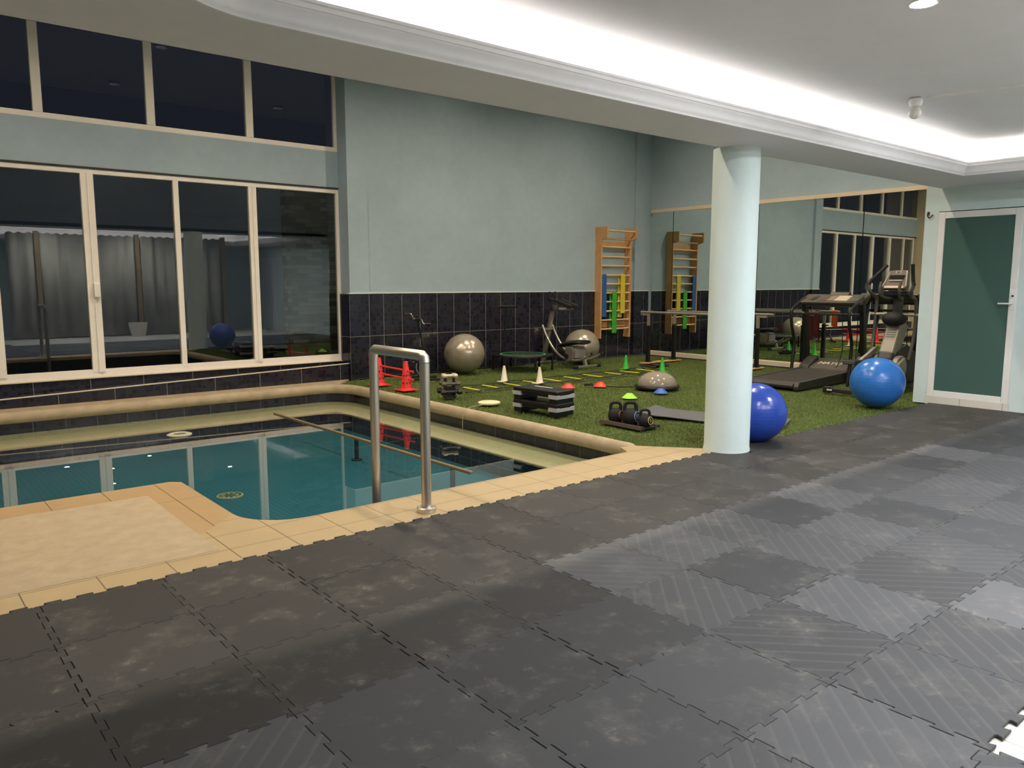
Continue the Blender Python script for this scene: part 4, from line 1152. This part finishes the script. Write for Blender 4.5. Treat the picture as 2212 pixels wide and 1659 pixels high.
# flywheel housing and silver column
m = MB(); m.extr([(-0.20, 0.06), (0.60, 0.06), (0.66, 0.22), (0.55, 0.50), (0.30, 0.62), (0.02, 0.52), (-0.16, 0.34)], (0, -0.12, 0), (1, 0, 0), (0, 0, 1), (0, 1, 0), 0.24); m.build('flywheel_housing', black_plastic, t, bevel=0.03, seg=3)
m = MB(); m.cyl((0.02, -0.17, 0.30), (0.02, 0.17, 0.30), 0.17, n=32); m.build('crank_disc', silver, t, True, bevel=0.012)
m = MB(); m.beam((-0.02, 0, 0.45), (0.24, 0, 0.92), 0.20, 0.22); cc = m.build('column_cover', M('dull silver cover', '#8a847b', 0.4, 0.3), t, bevel=0.03, seg=3)
m = MB()
for i in range(5): m.box((0.005 + 0.016 * i, 0, 0.72 + 0.029 * i), (0.010, 0.12, 0.012), m=Matrix.Rotation(0.5, 3, 'Y'))
m.build('vent_slots', M('vent grey', '#6a6560', 0.5), cc)
m = MB(); m.beam((-0.09, 0, 0.38), (-0.03, 0, 0.50), 0.21, 0.15); m.build('lower_collar', M('dark brown collar', '#2a2421', 0.35), t, bevel=0.03)
m = MB(); m.sphere((0.10, 0, 0.96), 0.16, 24, 14, 0.62); m.build('pivot_bellows', rubber_black, t, True)
MB().beam((0.16, 0, 0.92), (0.20, 0, 1.33), 0.11, 0.09).build('mast', dark_grey, t, bevel=0.015)
MB().cyl((0.12, -0.34, 1.02), (0.12, 0.34, 1.02), 0.022, n=12).build('pivot_axle', silver, t, True)
# console
m = MB(); m.extr([(-0.15, -0.12), (0.15, -0.12), (0.165, -0.06), (0.12, 0.15), (0.09, 0.175), (-0.09, 0.175), (-0.12, 0.15), (-0.165, -0.06)], (0, 0, -0.03), (1, 0, 0), (0, 1, 0), (0, 0, 1), 0.06)
cs = m.build('console', M('warm grey console', '#5d544c', 0.4), t, bevel=0.012)
cm = Matrix.Translation((0.10, 0, 1.46)) @ Matrix.Rotation(math.radians(-90), 4, 'Z') @ Matrix.Rotation(math.radians(58), 4, 'X')
cs.matrix_local = cm
def csp(name, x, y, w, h, z, mt):
    o = MB().box((x, y, 0.03 + z / 2), (w, h, z)).build(name, mt, cs, bevel=0.003)
csp('screen', 0, 0.055, 0.20, 0.065, 0.008, M('dark screen', '#1d1a19', 0.2))
csp('badge', 0.0, 0.135, 0.075, 0.04, 0.006, M('pale badge', '#b9ada0', 0.4)); csp('badge_centre', 0, 0.135, 0.055, 0.026, 0.009, dark_grey)
csp('button_bar', 0, 0.0, 0.18, 0.022, 0.014, silver); csp('lower_edge', 0, -0.10, 0.26, 0.036, 0.008, M('pale pink edge', '#cbb5a5', 0.35))
for s in (-1, 1):
    o = MB().beam((s * 0.155, -0.09, 0.032), (s * 0.108, 0.16, 0.032), 0.014, 0.012).build('side_trim', silver, cs)
m = MB(); m.box((0.12, 0, 1.30), (0.12, 0.42, 0.07)); m.build('wrapped_cable', M('navy cloth', '#1c2130', 0.8), t, bevel=0.03, seg=3)
# fixed grips
arm_grey = M('dark grey tube', '#57534e', 0.4, 0.3)
for s in (-1, 1):
    pts = smooth_path([(0.14, s * 0.05, 1.24), (0.0, s * 0.10, 1.25), (-0.09, s * 0.13, 1.30), (-0.10, s * 0.13, 1.38), (-0.07, s * 0.13, 1.46)], 5)
    MB().tube(pts, [0.019] * len(pts), 10).build('fixed_grip', arm_grey, t, True)
# swinging arms with black grips
for s, sh in ((1, 0.10), (-1, -0.06)):
    y = s * 0.27
    pts = smooth_path([(0.02, y * 0.95, 0.42), (0.10, y, 0.72), (0.12, y, 1.02), (0.10 + sh * 0.3, y, 1.22), (-0.02 + sh, y * 1.05, 1.27), (-0.10 + sh, y * 1.15, 1.33), (-0.10 + sh, y * 1.25, 1.42)], 6)
    a1 = MB().tube(pts, 0.022, 12).build('swing_arm', arm_grey, t, True)
    e0 = Vector((-0.10 + sh, y * 1.25, 1.42))
    MB().tube([e0, e0 + Vector((0.02, -s * 0.02, 0.06)), e0 + Vector((0.16 if s > 0 else -0.02, -0.17 if s > 0 else 0.02, 0.27))], 0.024, 12).build('arm_grip', rubber_black, a1, True)
# pedal arms and foot plates
for s, dz in ((1, 0.03), (-1, -0.10)):
    y = s * 0.20
    a1 = MB().beam((-0.46, y, 0.34 + dz), (0.02, y, 0.52 + dz), 0.045, 0.05).build('pedal_arm', silver, t, bevel=0.008)
    m = MB(); m.extr([(-0.72, 0.34), (-0.70, 0.395), (-0.36, 0.385), (-0.28, 0.42), (-0.26, 0.34), (-0.44, 0.31)], (0, y - 0.085, dz), (1, 0, 0), (0, 0, 1), (0, 1, 0), 0.17); m.build('foot_plate', black_plastic, a1, bevel=0.01)
    m = MB(); m.beam((-0.66, y, 0.34 + dz), (-0.72, y, 0.07), 0.03, 0.04); m.build('rear_link', black_metal, t, bevel=0.004)

# ------------------------------------------------------------------ hook on the door wall
m = MB(); m.tube(smooth_path([(XD, 4.10, 2.27), (XD - 0.03, 4.10, 2.265), (XD - 0.045, 4.09, 2.235), (XD - 0.035, 4.075, 2.215), (XD - 0.02, 4.06, 2.23), (XD - 0.012, 4.045, 2.255)], 5), 0.007, 8)
m.lathe([(0.015, -0.02), (0.015, 0.02)], (XD - 0.004, 4.10, 2.27), 8, 0.3, 1)
tag(m.build('wall_hook', M('brown metal hook', '#4d3d31', 0.4, 0.6), smooth=True), 'small brown metal hook on the pale wall beside the door', 'hook')

# ------------------------------------------------------------------ curtains behind the camera (seen in the window glass)
def curtain(x0, x1, seed, label):
    r = random.Random(seed); n = int((x1 - x0) / 0.03); vs = []; fs = []
    ph = r.uniform(0, 6)
    for i in range(n + 1):
        x = x0 + (x1 - x0) * i / n
        y = 0.035 * math.sin(x * 21 + ph) + 0.02 * math.sin(x * 9 + 2 * ph)
        vs += [(x, -1.5 + y * 1.25, 0.03), (x, -1.5 + y, 2.70 + 0.02 * math.sin(x * 30))]
        if i: fs.append((2 * i - 2, 2 * i, 2 * i + 1, 2 * i - 1))
    m = MB(); m.add(vs, fs)
    o = m.build('curtain', curtain_mat, smooth=True)
    sd = o.modifiers.new('thick', 'SOLIDIFY'); sd.thickness = 0.004
    tag(o, label, 'curtain', 'curtains seen reflected in the windows')
curtain(2.9, 3.50, 1, 'grey curtain reflected at the far left of the windows')
curtain(3.62, 5.86, 2, 'wide grey curtain reflected left of the middle timber post')
curtain(6.02, 8.20, 3, 'grey curtain reflected between timber post and column')
for x, lb in ((3.56, 'brown timber post reflected in the first window pane'), (5.94, 'brown timber post reflected in the second window pane'), (8.28, 'brown timber post reflected beside the column')):
    tag(MB().bx(x - 0.055, x + 0.055, -1.56, -1.45, 0, 2.75).build('timber_post', pole_wood, bevel=0.004), lb, 'post', 'timber posts between the curtains')

# white tub in front of the curtains, seen only in the window glass
m = MB(); m.lathe([(0.17, 0.0), (0.24, 0.36), (0.25, 0.37), (0.22, 0.37), (0.16, 0.02), (1e-5, 0.02)], (0, 0, 0), 24)
o = m.build('planter', M('white tub plastic', '#cfcabd', 0.6), smooth=True); o.location = (5.75, -1.1, 0.0)
tag(o, 'white tapered tub in front of the curtains reflected in the second window pane', 'planter')
